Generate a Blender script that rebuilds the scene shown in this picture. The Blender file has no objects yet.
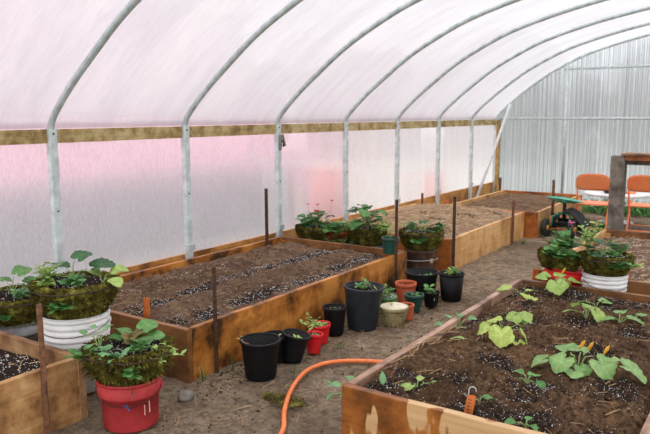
import bpy, math, random
from mathutils import Vector, Matrix, noise, Euler
PI = math.pi
rnd = random.Random(7)
SC = bpy.context.scene
COL = SC.collection

# ------------------------------------------------------------------ camera, world, exposure
cam_d = bpy.data.cameras.new('camera'); cam = bpy.data.objects.new('camera', cam_d); COL.objects.link(cam)
cam_d.sensor_width = 36; cam_d.lens = 680.54 / 650 * 36; cam_d.clip_start = .05; cam_d.clip_end = 200
_R = Vector((0.82948656, 0.55851403, -0.00375797)); _U = Vector((-0.08008562, 0.12559396, 0.988844)); _F = Vector((-0.55275523, 0.81993185, -0.14890744))
_m = Matrix((( _R.x, _U.x, -_F.x), (_R.y, _U.y, -_F.y), (_R.z, _U.z, -_F.z))).to_4x4()
_m.translation = Vector((0, 0, 1.45)); cam.matrix_world = _m
SC.camera = cam
cam_d.dof.use_dof = True; cam_d.dof.focus_distance = 3.9; cam_d.dof.aperture_fstop = 5.0

w = bpy.data.worlds.new('overcast_sky'); SC.world = w; w.use_nodes = True
nt = w.node_tree; nt.nodes.clear()
tc = nt.nodes.new('ShaderNodeTexCoord'); sx = nt.nodes.new('ShaderNodeSeparateXYZ'); cr = nt.nodes.new('ShaderNodeValToRGB')
bg = nt.nodes.new('ShaderNodeBackground'); ow = nt.nodes.new('ShaderNodeOutputWorld')
nt.links.new(tc.outputs['Generated'], sx.inputs[0]); nt.links.new(sx.outputs['Z'], cr.inputs[0])
cr.color_ramp.elements[0].position = 0.0; cr.color_ramp.elements[0].color = (.88, .89, .92, 1)
cr.color_ramp.elements[1].position = .75; cr.color_ramp.elements[1].color = (1, 1, 1, 1)
nt.links.new(cr.outputs[0], bg.inputs[0]); bg.inputs[1].default_value = 2.9
nt.links.new(bg.outputs[0], ow.inputs[0])
SC.view_settings.view_transform = 'Standard'; SC.view_settings.look = 'None'
SC.view_settings.gamma = 1; SC.view_settings.use_curve_mapping = False
SC.view_settings.exposure = 0.0
SC.cycles.use_denoising = True
SC.cycles.max_bounces = 10; SC.cycles.diffuse_bounces = 5; SC.cycles.transmission_bounces = 8; SC.cycles.transparent_max_bounces = 16
SC.cycles.sample_clamp_indirect = 6

# ------------------------------------------------------------------ materials
GAIN = 1.0
def lin(c):
    o = []
    for v in c:
        v /= 255.
        o.append(v / 12.92 if v <= .04045 else ((v + .055) / 1.055) ** 2.4)
    return (min(.9, o[0] * GAIN), min(.9, o[1] * GAIN), min(.9, o[2] * GAIN), 1)

class NM:
    def __init__(s, name):
        s.m = bpy.data.materials.new(name); s.m.use_nodes = True; s.t = s.m.node_tree; s.t.nodes.clear()
        s.out = s.n('ShaderNodeOutputMaterial'); s.tc = s.n('ShaderNodeTexCoord')
    def n(s, k): return s.t.nodes.new(k)
    def l(s, a, b): s.t.links.new(a, b)
    def noise(s, scale, sc3=(1, 1, 1), detail=5, rough=.6, coord='Object'):
        mp = s.n('ShaderNodeMapping'); mp.inputs['Scale'].default_value = sc3; s.l(s.tc.outputs[coord], mp.inputs[0])
        t = s.n('ShaderNodeTexNoise'); t.inputs['Scale'].default_value = scale; t.inputs['Detail'].default_value = detail
        t.inputs['Roughness'].default_value = rough; s.l(mp.outputs[0], t.inputs['Vector']); return t.outputs['Fac']
    def ramp(s, fac, *st):
        r = s.n('ShaderNodeValToRGB'); e = r.color_ramp.elements
        while len(e) < len(st): e.new(.5)
        for i, (p, c) in enumerate(st):
            e[i].position = p; e[i].color = c if len(c) == 4 else (*c, 1)
        s.l(fac, r.inputs[0]); return r.outputs[0]
    def mix(s, fac, a, b, mode='MIX'):
        x = s.n('ShaderNodeMix'); x.data_type = 'RGBA'; x.blend_type = mode
        for i, v in ((0, fac), (6, a), (7, b)):
            if hasattr(v, 'is_output') or hasattr(v, 'links'): s.l(v, x.inputs[i])
            else: x.inputs[i].default_value = v
        return x.outputs[2]
    def bsdf(s, col, rough=.7, metal=0, bump=None, strength=.3, dist=.01, spec=.5, sub=0):
        b = s.n('ShaderNodeBsdfPrincipled')
        if hasattr(col, 'links'): s.l(col, b.inputs['Base Color'])
        else: b.inputs['Base Color'].default_value = col
        if hasattr(rough, 'links'): s.l(rough, b.inputs['Roughness'])
        else: b.inputs['Roughness'].default_value = rough
        b.inputs['Metallic'].default_value = metal; b.inputs['Specular IOR Level'].default_value = spec
        if bump is not None:
            bp = s.n('ShaderNodeBump'); bp.inputs['Strength'].default_value = strength; bp.inputs['Distance'].default_value = dist
            s.l(bump, bp.inputs['Height']); s.l(bp.outputs[0], b.inputs['Normal'])
        s.l(b.outputs[0], s.out.inputs[0]); return b

def m_plain(name, c, rough=.5, metal=0, c2=None, scale=12, bump=0, spec=.5, detail=5):
    k = NM(name); f = k.noise(scale, detail=detail)
    col = k.ramp(f, (.35, lin(c2 or [v * .82 for v in c])), (.65, lin(c)))
    k.bsdf(col, rough, metal, f if bump else None, bump, .01, spec); return k.m

def m_wood(name, light, mid, dark, along='y', rough=.55, blotch=2.2, lo=.36, hi=.6, wet=None, grain=1.0, vert=False):
    k = NM(name)
    s3 = {'y': (14, .6, 14), 'x': (.6, 14, 14), 'z': (14, 14, .6)}[along]
    g = k.noise(4, s3, 6, .65)
    b3 = (1, 1, 1) if not vert else (1.6, 1.6, .7)
    b = k.noise(blotch, b3, 5, .62)
    base = k.ramp(b, (lo, lin(dark)), ((lo + hi) / 2, lin(mid)), (hi, lin(light)))
    gr = k.ramp(g, (.3, (.55, .5, .45)), (.6, (1, 1, 1)))
    col = k.mix(.55 * grain, base, gr, 'MULTIPLY')
    f = k.noise(60, detail=3)
    sp = k.ramp(f, (.28, (.45, .4, .35)), (.4, (1, 1, 1)))
    col = k.mix(.6, col, sp, 'MULTIPLY')
    if wet:      # drying front: pale dry patches with a crisp edge of their own
        wn = k.noise(3.0, (2.2, 2.2, .8), 3, .55)
        sxx = k.n('ShaderNodeSeparateXYZ'); k.l(k.tc.outputs['Object'], sxx.inputs[0])
        ma = k.n('ShaderNodeMath'); ma.operation = 'MULTIPLY_ADD'; k.l(sxx.outputs['X'], ma.inputs[0]); ma.inputs[1].default_value = .9; ma.inputs[2].default_value = .36
        mc = k.n('ShaderNodeClamp'); mc.inputs['Min'].default_value = -.09; mc.inputs['Max'].default_value = .16; k.l(ma.outputs[0], mc.inputs[0])
        md_ = k.n('ShaderNodeMath'); md_.operation = 'ADD'; k.l(wn, md_.inputs[0]); k.l(mc.outputs[0], md_.inputs[1])
        wm = k.ramp(md_.outputs[0], (.56, (0, 0, 0)), (.585, (1, 1, 1)))
        dry = k.mix(.5, lin(wet), gr, 'MULTIPLY')
        col = k.mix(wm, col, dry)
    k.bsdf(col, rough, 0, g, .25, .004, .4); return k.m

def m_soil(name, a, b, c, rough=.95, big=5., fine=90, lo=.38, hi=.62, patch=(44, 34, 28)):
    k = NM(name)
    n1 = k.noise(big, detail=4); n2 = k.noise(fine, detail=8, rough=.75); n3 = k.noise(fine * .3, detail=6, rough=.7)
    col = k.ramp(n1, (lo, lin(a)), (hi, lin(b)))
    col = k.mix(k.ramp(n3, (.42, (0, 0, 0)), (.66, (.85, .85, .85))), col, lin(c))
    sp = k.ramp(n2, (.3, (.3, .3, .3)), (.62, (1.15, 1.15, 1.15)))
    at = k.n('ShaderNodeAttribute'); at.attribute_name = 'vein'
    pf = k.mix(.5, at.outputs['Fac'], n3); pm = k.ramp(pf, (.42, (0, 0, 0)), (.62, (.9, .9, .9)))
    col = k.mix(pm, col, lin(patch))
    col = k.mix(.8, col, sp, 'MULTIPLY')
    k.bsdf(col, rough, 0, n2, 1.0, .022, .2); return k.m

def m_leaf(name, light, dark, vein=None, rough=.5):
    k = NM(name); g = k.n('ShaderNodeNewGeometry')
    n = k.noise(25, detail=3)
    c = k.mix(g.outputs['Random Per Island'], lin(light), lin(dark))
    c = k.mix(k.ramp(n, (.35, (.72, .72, .72)), (.6, (1, 1, 1))), (0, 0, 0, 1), c)
    if vein:
        at = k.n('ShaderNodeAttribute'); at.attribute_name = 'vein'
        c = k.mix(k.ramp(at.outputs['Fac'], (.45, (0, 0, 0)), (1, (.4, .4, .4))), c, lin(vein))
    b = k.bsdf(c, rough, 0, n, .2, .003, .4)
    tr = k.n('ShaderNodeBsdfTranslucent'); k.l(c, tr.inputs[0]); mx = k.n('ShaderNodeMixShader'); mx.inputs[0].default_value = .3
    k.l(b.outputs[0], mx.inputs[1]); k.l(tr.outputs[0], mx.inputs[2]); k.l(mx.outputs[0], k.out.inputs[0]); return k.m

def m_film(name, tint, tint2, clear, streak=(1, 1, 1), scale=3., fine=60, bump=.25, gloss=.06, hazy=.4, drop=.86):
    """thin milky plastic wet with condensation: mostly scatters, partly see-through"""
    k = NM(name)
    n1 = k.noise(scale, streak, 5, .6); n2 = k.noise(fine, streak, 4, .7)
    c = k.ramp(n1, (.35, lin(tint2)), (.65, lin(tint)))
    c = k.mix(.5, c, k.ramp(n2, (.35, (drop, drop, drop + .01)), (.6, (1, 1, 1))), 'MULTIPLY')
    tl = k.n('ShaderNodeBsdfTranslucent'); k.l(c, tl.inputs[0])
    tp = k.n('ShaderNodeBsdfTransparent'); k.l(c, tp.inputs[0])
    rf = k.n('ShaderNodeBsdfRefraction'); rf.inputs['IOR'].default_value = 1.3; rf.inputs['Roughness'].default_value = .55; k.l(c, rf.inputs[0])
    bp = k.n('ShaderNodeBump'); bp.inputs['Strength'].default_value = bump; bp.inputs['Distance'].default_value = .01
    k.l(n2, bp.inputs['Height']); k.l(bp.outputs[0], tl.inputs['Normal'])
    m1 = k.n('ShaderNodeMixShader'); m1.inputs[0].default_value = clear
    mr = k.n('ShaderNodeMixShader'); mr.inputs[0].default_value = hazy
    k.l(tl.outputs[0], mr.inputs[1]); k.l(rf.outputs[0], mr.inputs[2])
    k.l(mr.outputs[0], m1.inputs[1]); k.l(tp.outputs[0], m1.inputs[2])
    gl = k.n('ShaderNodeBsdfGlossy'); gl.inputs['Roughness'].default_value = .35; k.l(bp.outputs[0], gl.inputs['Normal'])
    m2 = k.n('ShaderNodeMixShader'); m2.inputs[0].default_value = gloss
    k.l(m1.outputs[0], m2.inputs[1]); k.l(gl.outputs[0], m2.inputs[2]); k.l(m2.outputs[0], k.out.inputs[0]); return k.m

M = {}
M['film_roof'] = m_film('roof_film', (216, 214, 216), (204, 202, 206), .04, (.5, 3.0, .5), 1.4, 12, hazy=.4)
M['film_wall'] = m_film('side_film', (254, 252, 253), (242, 240, 243), .08, (1, 3, .6), 5, 45, .5, hazy=.5, drop=.66)
M['poly'] = m_film('polycarbonate', (216, 219, 222), (176, 180, 184), .06, (14, 14, .06), 3.5, 30, .2, .10, hazy=.5)
GAIN = 1.25
M['galv'] = m_plain('galvanised_steel', (204, 214, 214), .42, .15, (172, 184, 184), 14, .08)
M['galv_arch'] = m_plain('galvanised_pipe', (190, 202, 202), .4, .2, (160, 172, 172), 14, .05)
M['white_pipe'] = m_plain('white_pvc', (236, 240, 240), .4)
M['lumber'] = m_wood('treated_lumber', (190, 174, 128), (168, 148, 98), (130, 108, 66), 'y', .7, 9)
M['post_lumber'] = m_wood('corner_lumber', (186, 158, 98), (160, 128, 70), (128, 96, 50), 'z', .7, 9)
M['base_y'] = m_wood('baseboard_wood', (204, 156, 92), (184, 130, 66), (120, 80, 38), 'y', .6, 3)
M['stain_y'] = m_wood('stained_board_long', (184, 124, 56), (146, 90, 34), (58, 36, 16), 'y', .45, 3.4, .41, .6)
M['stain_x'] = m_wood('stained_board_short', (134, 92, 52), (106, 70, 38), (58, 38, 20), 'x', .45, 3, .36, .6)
M['fore_x'] = m_wood('wet_stained_board', (156, 98, 42), (126, 74, 28), (68, 40, 16), 'x', .38, 3.5, .36, .6, wet=(186, 152, 108))
M['side4'] = m_wood('worn_board_long', (176, 144, 124), (152, 120, 100), (98, 70, 54), 'y', .5, 3.2)
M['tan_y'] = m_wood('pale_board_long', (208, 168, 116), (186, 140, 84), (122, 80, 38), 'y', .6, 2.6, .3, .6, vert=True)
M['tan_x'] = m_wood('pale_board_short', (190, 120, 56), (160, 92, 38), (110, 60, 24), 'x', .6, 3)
M['plank_y'] = m_wood('rough_plank_long', (188, 152, 104), (160, 120, 74), (96, 64, 36), 'y', .6, 5, .34, .62)
M['plank_x'] = m_wood('rough_plank_short', (172, 138, 98), (140, 104, 68), (92, 62, 38), 'x', .6, 4)
M['grey_post'] = m_wood('grey_timber', (124, 116, 106), (96, 90, 82), (56, 52, 48), 'z', .85, 6)
M['wood_stake'] = m_wood('stake_wood', (204, 122, 60), (186, 100, 42), (140, 70, 28), 'z', .6, 9)
M['rust'] = m_plain('rusty_steel', (84, 58, 42), .85, .2, (44, 30, 24), 40, .4)
M['rust_light'] = m_plain('rusty_bar', (128, 88, 62), .85, .2, (76, 50, 38), 30, .4)
M['rust_table'] = m_plain('rusty_plate', (176, 110, 50), .6, .2, (110, 58, 30), 9, .3)
M['orange_metal'] = m_plain('orange_paint', (236, 132, 84), .45, 0, (224, 116, 68), 6)
M['black_pl'] = m_plain('black_plastic', (13, 14, 15), .5, 0, (8, 9, 10), 20, spec=.22)
M['char_pl'] = m_plain('charcoal_plastic', (34, 40, 46), .5, 0, (26, 31, 35), 15, spec=.3)
M['black_wet'] = m_plain('faded_black_plastic', (18, 20, 22), .5, 0, (12, 13, 15), 12, spec=.25)
M['red_pl'] = m_plain('red_plastic', (200, 34, 36), .45, 0, (178, 24, 28), 12, spec=.3)
M['red_old'] = m_plain('scuffed_red_plastic', (176, 58, 60), .55, 0, (150, 44, 46), 9, spec=.3)
M['white_pl'] = m_plain('white_plastic', (226, 226, 222), .5, 0, (196, 196, 192), 7)
M['grey_pl'] = m_plain('dirty_white_plastic', (186, 188, 190), .55, 0, (146, 148, 150), 10)
M['green_pl'] = m_plain('dark_green_plastic', (28, 74, 62), .45, 0, (20, 58, 48), 12)
M['lime_pl'] = m_plain('green_plastic', (98, 146, 92), .5)
M['terra'] = m_plain('terracotta', (188, 96, 62), .7, 0, (166, 78, 48), 12)
M['cream'] = m_plain('cream_glaze', (156, 146, 104), .5, 0, (118, 110, 74), 14)
M['crust'] = m_plain('pale_crust', (210, 202, 182), .9, 0, (190, 178, 146), 20, .5)
M['barrel'] = m_wood('weathered_basket', (112, 84, 68), (84, 60, 48), (48, 34, 28), 'x', .8, 6)
M['hose'] = m_plain('orange_rubber', (226, 124, 68), .4, 0, (206, 104, 50), 20)
M['seat_green'] = m_plain('green_enamel', (104, 190, 164), .4, 0, (72, 160, 132), 20)
M['seat_dark'] = m_plain('green_frame_paint', (30, 120, 92), .4)
M['rubber'] = m_plain('black_rubber', (46, 46, 46), .8, 0, (28, 28, 28), 12, .2)
M['cloth'] = m_plain('black_cloth', (40, 42, 46), .9, 0, (24, 26, 28), 12, .3)
M['yellow'] = m_plain('yellow_paint', (214, 160, 40), .5)
M['stone'] = m_plain('grey_stone', (128, 122, 114), .8, 0, (92, 86, 80), 14, .4)
M['tag'] = m_plain('tag_white', (226, 224, 218), .6)
M['ink'] = m_plain('dark_ink', (42, 44, 52), .6)
M['blue_ink'] = m_plain('blue_scrawl', (48, 84, 160), .6)
M['scuff'] = m_plain('pale_scuff', (226, 186, 180), .6)
M['wire'] = m_plain('wire', (70, 52, 42), .6, .3, (44, 34, 28), 20)
M['clip'] = m_plain('weathered_clip', (140, 144, 134), .6, .3, (84, 88, 80), 60, .3)
M['dirt'] = m_soil('path_dirt', (118, 102, 84), (166, 148, 124), (92, 78, 62), big=1.1, fine=50)
M['soil_brown'] = m_soil('brown_soil', (104, 81, 62), (136, 110, 86), (64, 49, 38), big=3)
M['soil_dark'] = m_soil('dark_soil', (92, 68, 47), (128, 98, 70), (54, 40, 29), big=3)
M['soil_black'] = m_soil('potting_soil', (44, 34, 30), (62, 48, 40), (30, 24, 22), big=8)
M['soil_pale'] = m_soil('dry_soil', (160, 132, 104), (182, 156, 126), (122, 98, 76), big=3)
M['soil_far'] = m_soil('far_soil', (112, 88, 70), (138, 112, 90), (84, 64, 50), big=3)
M['clod'] = m_soil('clod', (92, 66, 46), (116, 88, 64), (70, 52, 38), big=9)
M['perlite'] = m_plain('perlite_white', (222, 220, 216), .8, 0, (190, 186, 180), 30)
M['perlite_dim'] = m_plain('perlite_grey', (206, 204, 200), .8, 0, (160, 158, 154), 30)
M['straw'] = m_plain('dry_straw', (162, 134, 96), .8, 0, (120, 94, 64), 9)
M['straw_pale'] = m_plain('bleached_straw', (206, 182, 146), .8, 0, (172, 146, 110), 9)
M['grass'] = m_leaf('grass', (112, 132, 70), (84, 106, 52))
M['field'] = m_soil('meadow', (166, 170, 160), (184, 187, 180), (148, 154, 142), big=.6, fine=8)
def m_moss():
    k = NM('moss'); g = k.n('ShaderNodeNewGeometry')
    n1 = k.noise(17, detail=6, rough=.7); n2 = k.noise(45, detail=4)
    c = k.ramp(n1, (.34, lin((40, 32, 17))), (.46, lin((74, 66, 28))), (.56, lin((112, 108, 44))), (.68, lin((160, 152, 78))))
    c = k.mix(k.ramp(g.outputs['Random Per Island'], (0, (.0, .0, .0)), (1, (.5, .5, .5))), c, lin((66, 62, 26)))
    c = k.mix(.7, c, k.ramp(n2, (.3, (.4, .38, .34)), (.6, (1, 1, 1))), 'MULTIPLY')
    k.bsdf(c, .95, 0, n2, .6, .01, .1); return k.m
M['moss'] = m_moss()
M['leaf_squash'] = m_leaf('squash_leaf', (142, 176, 108), (112, 156, 88), (182, 206, 150))
M['leaf_pale'] = m_leaf('pale_leaf', (186, 200, 106), (152, 182, 84), (214, 224, 150))
M['leaf_lime'] = m_leaf('lime_leaf', (170, 192, 104), (132, 168, 84), (204, 216, 140))
M['leaf_mid'] = m_leaf('mid_leaf', (108, 156, 84), (64, 118, 56), (150, 186, 120))
M['leaf_dark'] = m_leaf('dark_leaf', (62, 112, 62), (34, 78, 46), (110, 150, 100))
M['leaf_blue'] = m_leaf('bluish_leaf', (134, 176, 118), (92, 144, 92), (160, 194, 160))
M['leaf_brown'] = m_leaf('bronzed_leaf', (132, 110, 56), (84, 96, 46), (150, 140, 90))
M['leaf_dry'] = m_leaf('dry_leaf', (196, 170, 120), (160, 132, 86))
M['stem'] = m_plain('green_stem', (134, 158, 96), .6)
M['stem_dry'] = m_plain('woody_stem', (110, 78, 58), .7)
M['pink'] = m_leaf('pink_petals', (232, 112, 160), (214, 84, 140))
M['red_fl'] = m_leaf('red_petals', (200, 28, 40), (168, 20, 30))
M['blossom'] = m_leaf('yellow_blossom', (240, 184, 60), (228, 160, 48))
M['barn'] = m_plain('barn_paint', (206, 152, 170), .8, 0, (198, 142, 160), 2)
M['drum'] = m_plain('drum_paint', (232, 132, 120), .7)
M['barn_trim'] = m_plain('pale_siding', (236, 226, 228), .8)
M['greywall'] = m_plain('grey_wall', (84, 94, 106), .8)
M['hedge'] = m_plain('hedge_green', (104, 98, 88), .9, 0, (74, 70, 64), 3)

# ------------------------------------------------------------------ geometry helpers
class MB:
    def __init__(s): s.v = []; s.f = []; s.sm = []; s.a = []
    def add(s, vs, fs, smooth=False, attr=None):
        o = len(s.v); s.v += [tuple(v) for v in vs]; s.f += [tuple(i + o for i in f) for f in fs]; s.sm += [smooth] * len(fs)
        s.a += (attr if attr else [0.0] * len(vs)); return s
    def box(s, c, d, rz=0, jit=0, mat=None):
        x, y, z = d[0] / 2, d[1] / 2, d[2] / 2
        P = [Vector((a * x, b * y, e * z)) for a in (-1, 1) for b in (-1, 1) for e in (-1, 1)]
        m = mat if mat else Matrix.Rotation(rz, 3, 'Z')
        P = [m @ q + Vector(c) for q in P]
        s.add(P, [(0, 1, 3, 2), (4, 6, 7, 5), (0, 4, 5, 1), (2, 3, 7, 6), (0, 2, 6, 4), (1, 5, 7, 3)]); return s
    def tube(s, pts, r, n=8, cap=True):
        pts = [Vector(p) for p in pts]; k = len(pts); rr = r if isinstance(r, (list, tuple)) else [r] * k
        t0 = (pts[1] - pts[0]).normalized(); up = Vector((0, 0, 1)) if abs(t0.z) < .9 else Vector((1, 0, 0))
        a = t0.cross(up).normalized(); V = []
        for i in range(k):
            t = (pts[min(i + 1, k - 1)] - pts[max(i - 1, 0)]).normalized()
            a = (a - t * a.dot(t)).normalized(); b = t.cross(a)
            for j in range(n):
                q = 2 * PI * j / n; V.append(pts[i] + (a * math.cos(q) + b * math.sin(q)) * rr[i])
        F = [(i * n + j, i * n + (j + 1) % n, (i + 1) * n + (j + 1) % n, (i + 1) * n + j) for i in range(k - 1) for j in range(n)]
        if cap: F += [tuple(range(n))[::-1], tuple((k - 1) * n + j for j in range(n))]
        s.add(V, F, n > 5); return s
    def lathe(s, prof, n=40, c=(0, 0, 0), cap=True):
        V = []; F = []
        for (r, z) in prof:
            for j in range(n):
                q = 2 * PI * j / n; V.append((c[0] + r * math.cos(q), c[1] + r * math.sin(q), c[2] + z))
        for i in range(len(prof) - 1):
            for j in range(n): F.append((i * n + j, i * n + (j + 1) % n, (i + 1) * n + (j + 1) % n, (i + 1) * n + j))
        if cap and prof[0][0] > 1e-4: F.append(tuple(range(n))[::-1])
        if cap and prof[-1][0] > 1e-4: F.append(tuple((len(prof) - 1) * n + j for j in range(n)))
        s.add(V, F, True); return s
    def leaf(s, base, az, pitch, size, kind='round', cup=.25, roll=0, droop=.25, sd=0):
        if kind == 'squash': droop *= .8; size *= 1.0
        """leaf blade with its base at `base`, tip pointing to azimuth az, raised by pitch"""
        n = 28 if kind in ('squash', 'lobed') else 14
        rings = (.0, .35, .7, 1.0); V = []; A = []; F = []
        R = random.Random(sd)
        ph = R.uniform(0, 6)
        for ri, q in enumerate(rings):
            for j in range(n):
                th = 2 * PI * j / n
                if kind == 'squash':
                    o = .50 * (1 + .07 * math.cos(5 * th) + .045 * math.cos(12 * th + ph) + .05 * math.sin(2 * th + ph)); o *= 1 - .5 * math.exp(-((abs(th - PI)) / .2) ** 2); yy = 1.12
                elif kind == 'lobed':
                    o = .48 * (1 + .05 * math.cos(5 * th) + .04 * math.cos(13 * th)); o *= 1 - .45 * math.exp(-((abs(th - PI)) / .22) ** 2); yy = 1.12
                elif kind == 'oval': o = .5; yy = .55
                elif kind == 'thin': o = .5; yy = .22
                else: o = .48 * (1 + .03 * math.cos(6 * th + ph)); yy = .95
                x = .5 + o * q * math.cos(th); y = o * q * math.sin(th) * yy
                if kind in ('oval', 'thin'): y *= (1 - .35 * max(0, math.cos(th)) * q)
                if kind in ('squash', 'lobed'): cup = .12
                z = cup * (y * y * 1.6) + (.02 * math.sin(15 * th + ph) * q * q if kind in ('squash', 'lobed') else 0) - droop * max(0, x - .35) ** 2 * 1.3 + .03 * math.sin(3 * th + ph) * q * q
                V.append(Vector((x, y, z)) * size)
                vm = 0.0
                if kind in ('squash', 'lobed'): vm = max(0, math.cos(5 * th)) ** 3 if q > 0 else 1
                elif abs(math.sin(th)) < .2: vm = 1.0
                A.append(vm if q < .95 else vm * .4)
        for i in range(len(rings) - 1):
            for j in range(n): F.append((i * n + j, i * n + (j + 1) % n, (i + 1) * n + (j + 1) % n, (i + 1) * n + j))
        m = Matrix.Rotation(az, 3, 'Z') @ Matrix.Rotation(-pitch, 3, 'Y') @ Matrix.Rotation(roll, 3, 'X')
        b = Vector(base); s.add([m @ q + b for q in V], F, True, A); return s
    def blob(s, c, r, n=8, sd=0, amp=.25, flat=1.0):
        V = []; F = []; off = Vector((sd * 3.1, sd * 1.7, 0))
        m_ = n // 2 + 1
        for i in range(m_):
            ph = PI * i / (m_ - 1)
            for j in range(n):
                th = 2 * PI * j / n; d = Vector((math.sin(ph) * math.cos(th), math.sin(ph) * math.sin(th), math.cos(ph)))
                rr = r * (1 + amp * noise.noise(d * 1.6 + off)); V.append(Vector(c) + Vector((d.x * rr, d.y * rr, d.z * rr * flat)))
        for i in range(m_ - 1):
            for j in range(n): F.append((i * n + j, (i + 1) * n + j, (i + 1) * n + (j + 1) % n, i * n + (j + 1) % n))
        s.add(V, F, True); return s
    def chip(s, c, r, R):
        """small irregular tetra/octa grain"""
        V = [Vector(c) + Vector((a * r * R.uniform(.6, 1.2), b * r * R.uniform(.6, 1.2), e * r * R.uniform(.5, 1))) for a, b, e in ((1, 0, 0), (-1, 0, 0), (0, 1, 0), (0, -1, 0), (0, 0, 1), (0, 0, -1))]
        s.add(V, [(0, 2, 4), (2, 1, 4), (1, 3, 4), (3, 0, 4), (2, 0, 5), (1, 2, 5), (3, 1, 5), (0, 3, 5)], False); return s
    def straw(s, c, L, az, el, r, R):
        d = Vector((math.cos(az) * math.cos(el), math.sin(az) * math.cos(el), math.sin(el))); n = Vector((-math.sin(az), math.cos(az), 0))
        c = Vector(c); mid = c + n * L * R.uniform(-.03, .03) + Vector((0, 0, L * .02))
        s.tube([c - d * L / 2, mid, c + d * L / 2], r, 3); return s
    def build(s, name, mat, parent=None, loc=(0, 0, 0), rot=(0, 0, 0), bevel=0):
        me = bpy.data.meshes.new(name); me.from_pydata(s.v, [], s.f); me.update()
        me.polygons.foreach_set('use_smooth', s.sm)
        if any(s.a):
            at = me.attributes.new('vein', 'FLOAT', 'POINT'); at.data.foreach_set('value', s.a)
        me.materials.append(mat)
        o = bpy.data.objects.new(name, me); COL.objects.link(o); o.location = loc; o.rotation_euler = rot
        if parent: o.parent = parent
        if bevel:
            md = o.modifiers.new('bevel', 'BEVEL'); md.width = bevel; md.segments = 2; md.limit_method = 'ANGLE'
        return o

def tag(o, label=None, cat=None, group=None, kind=None):
    if label: o['label'] = label
    if cat: o['category'] = cat
    if group: o['group'] = group
    if kind: o['kind'] = kind
    return o
def thing(name, label, cat, loc, rot=(0, 0, 0), group=None):
    o = bpy.data.objects.new(name, None); COL.objects.link(o); o.location = loc; o.rotation_euler = rot; o.empty_display_size = .1
    return tag(o, label, cat, group)
def struct(o): o['kind'] = 'structure'; return o
def fbm(x, y, z=0, s=1., o=4): return noise.fractal(Vector((x * s, y * s, z)), 1.0, 2.0, o)

# ------------------------------------------------------------------ tunnel shell
WX = -4.065; AX = .15; Y0, DY, YE = 2.77, 1.225, 11.25; HIP = 1.36
half = [(-4.065, 1.36), (-4.045, 1.42), (-3.965, 1.511), (-3.80, 1.66), (-3.62, 1.80), (-3.32, 2.02), (-3.00, 2.20), (-2.635, 2.365), (-2.147, 2.512), (-1.68, 2.617), (-1.2, 2.70), (-.7, 2.765), (-.25, 2.80), (.15, 2.81)]
def cr_spline(P, n=5):
    out = []
    for i in range(len(P) - 1):
        p0, p1, p2, p3 = P[max(i - 1, 0)], P[i], P[i + 1], P[min(i + 2, len(P) - 1)]
        for k in range(n):
            t = k / n
            out.append(tuple(.5 * (2 * p1[j] + (p2[j] - p0[j]) * t + (2 * p0[j] - 5 * p1[j] + 4 * p2[j] - p3[j]) * t * t + (3 * p1[j] - p0[j] - 3 * p2[j] + p3[j]) * t ** 3) for j in range(len(p1))))
    out.append(tuple(P[-1])); return out
left = cr_spline(half, 3); arch = left + [(2 * AX - x, z) for x, z in reversed(left[:-1])]
def roof_z(x):
    for (x0, z0), (x1, z1) in zip(arch[:-1], arch[1:]):
        if x0 <= x <= x1 and x1 > x0: return z0 + (z1 - z0) * (x - x0) / (x1 - x0)
    return HIP
def off(i, d):
    a = arch[max(i - 1, 0)]; b = arch[min(i + 1, len(arch) - 1)]; tx, tz = b[0] - a[0], b[1] - a[1]; L = math.hypot(tx, tz)
    return arch[i][0] - tz / L * d, arch[i][1] + tx / L * d
# roof film, sagging a little between the ribs
b = MB(); ys = [-3.4 + i * (YE + 3.4) / 160 for i in range(161)]; V = []; nA = len(arch)
for y in ys:
    ph = ((y - Y0) / DY) % 1.0
    for i in range(nA):
        d = .034 - .012 * math.sin(PI * ph) + .004 * fbm(i * .12, y * 2.2, 3, 1, 3)
        x, z = off(i, d); V.append((x, y, z))
F = [(j * nA + i, j * nA + i + 1, (j + 1) * nA + i + 1, (j + 1) * nA + i) for j in range(len(ys) - 1) for i in range(nA - 1)]
b.add(V, F, True); struct(b.build('ceiling', M['film_roof']))
def side(x, sgn, name):
    b = MB(); V = []; yl = [-3.4 + i * (YE + 3.4) / 360 for i in range(361)]; zl = [HIP + .06 - i * (HIP + .06) / 26 for i in range(27)]
    for y in yl:
        for z in zl:
            V.append((x + sgn * (.038 + .006 * fbm(y * 3.1, z * .9, 1, 1, 3) + .004 * math.sin(y * 23 + 3 * fbm(y, z, 5))), y, z))
    n = len(zl); F = [(j * n + i, j * n + i + 1, (j + 1) * n + i + 1, (j + 1) * n + i) for j in range(len(yl) - 1) for i in range(n - 1)]
    b.add(V, F, True); struct(b.build(name, M['film_wall']))
side(WX, -1, 'wall_left'); side(2 * AX - WX, 1, 'wall_right')
# corrugated polycarbonate end wall
b = MB(); V = []; xs = []; x = WX - .02
while x < 2 * AX - WX + .02: xs.append(x); x += .011
for x in xs:
    yy = YE + .014 * math.sin(2 * PI * x / .066); zt = max(roof_z(x) + .02, HIP)
    for k in range(5): V.append((x, yy, zt * k / 4))
F = [(j * 5 + i, j * 5 + i + 1, (j + 1) * 5 + i + 1, (j + 1) * 5 + i) for j in range(len(xs) - 1) for i in range(4)]
b.add(V, F, True); struct(b.build('wall_back', M['poly']))
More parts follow.
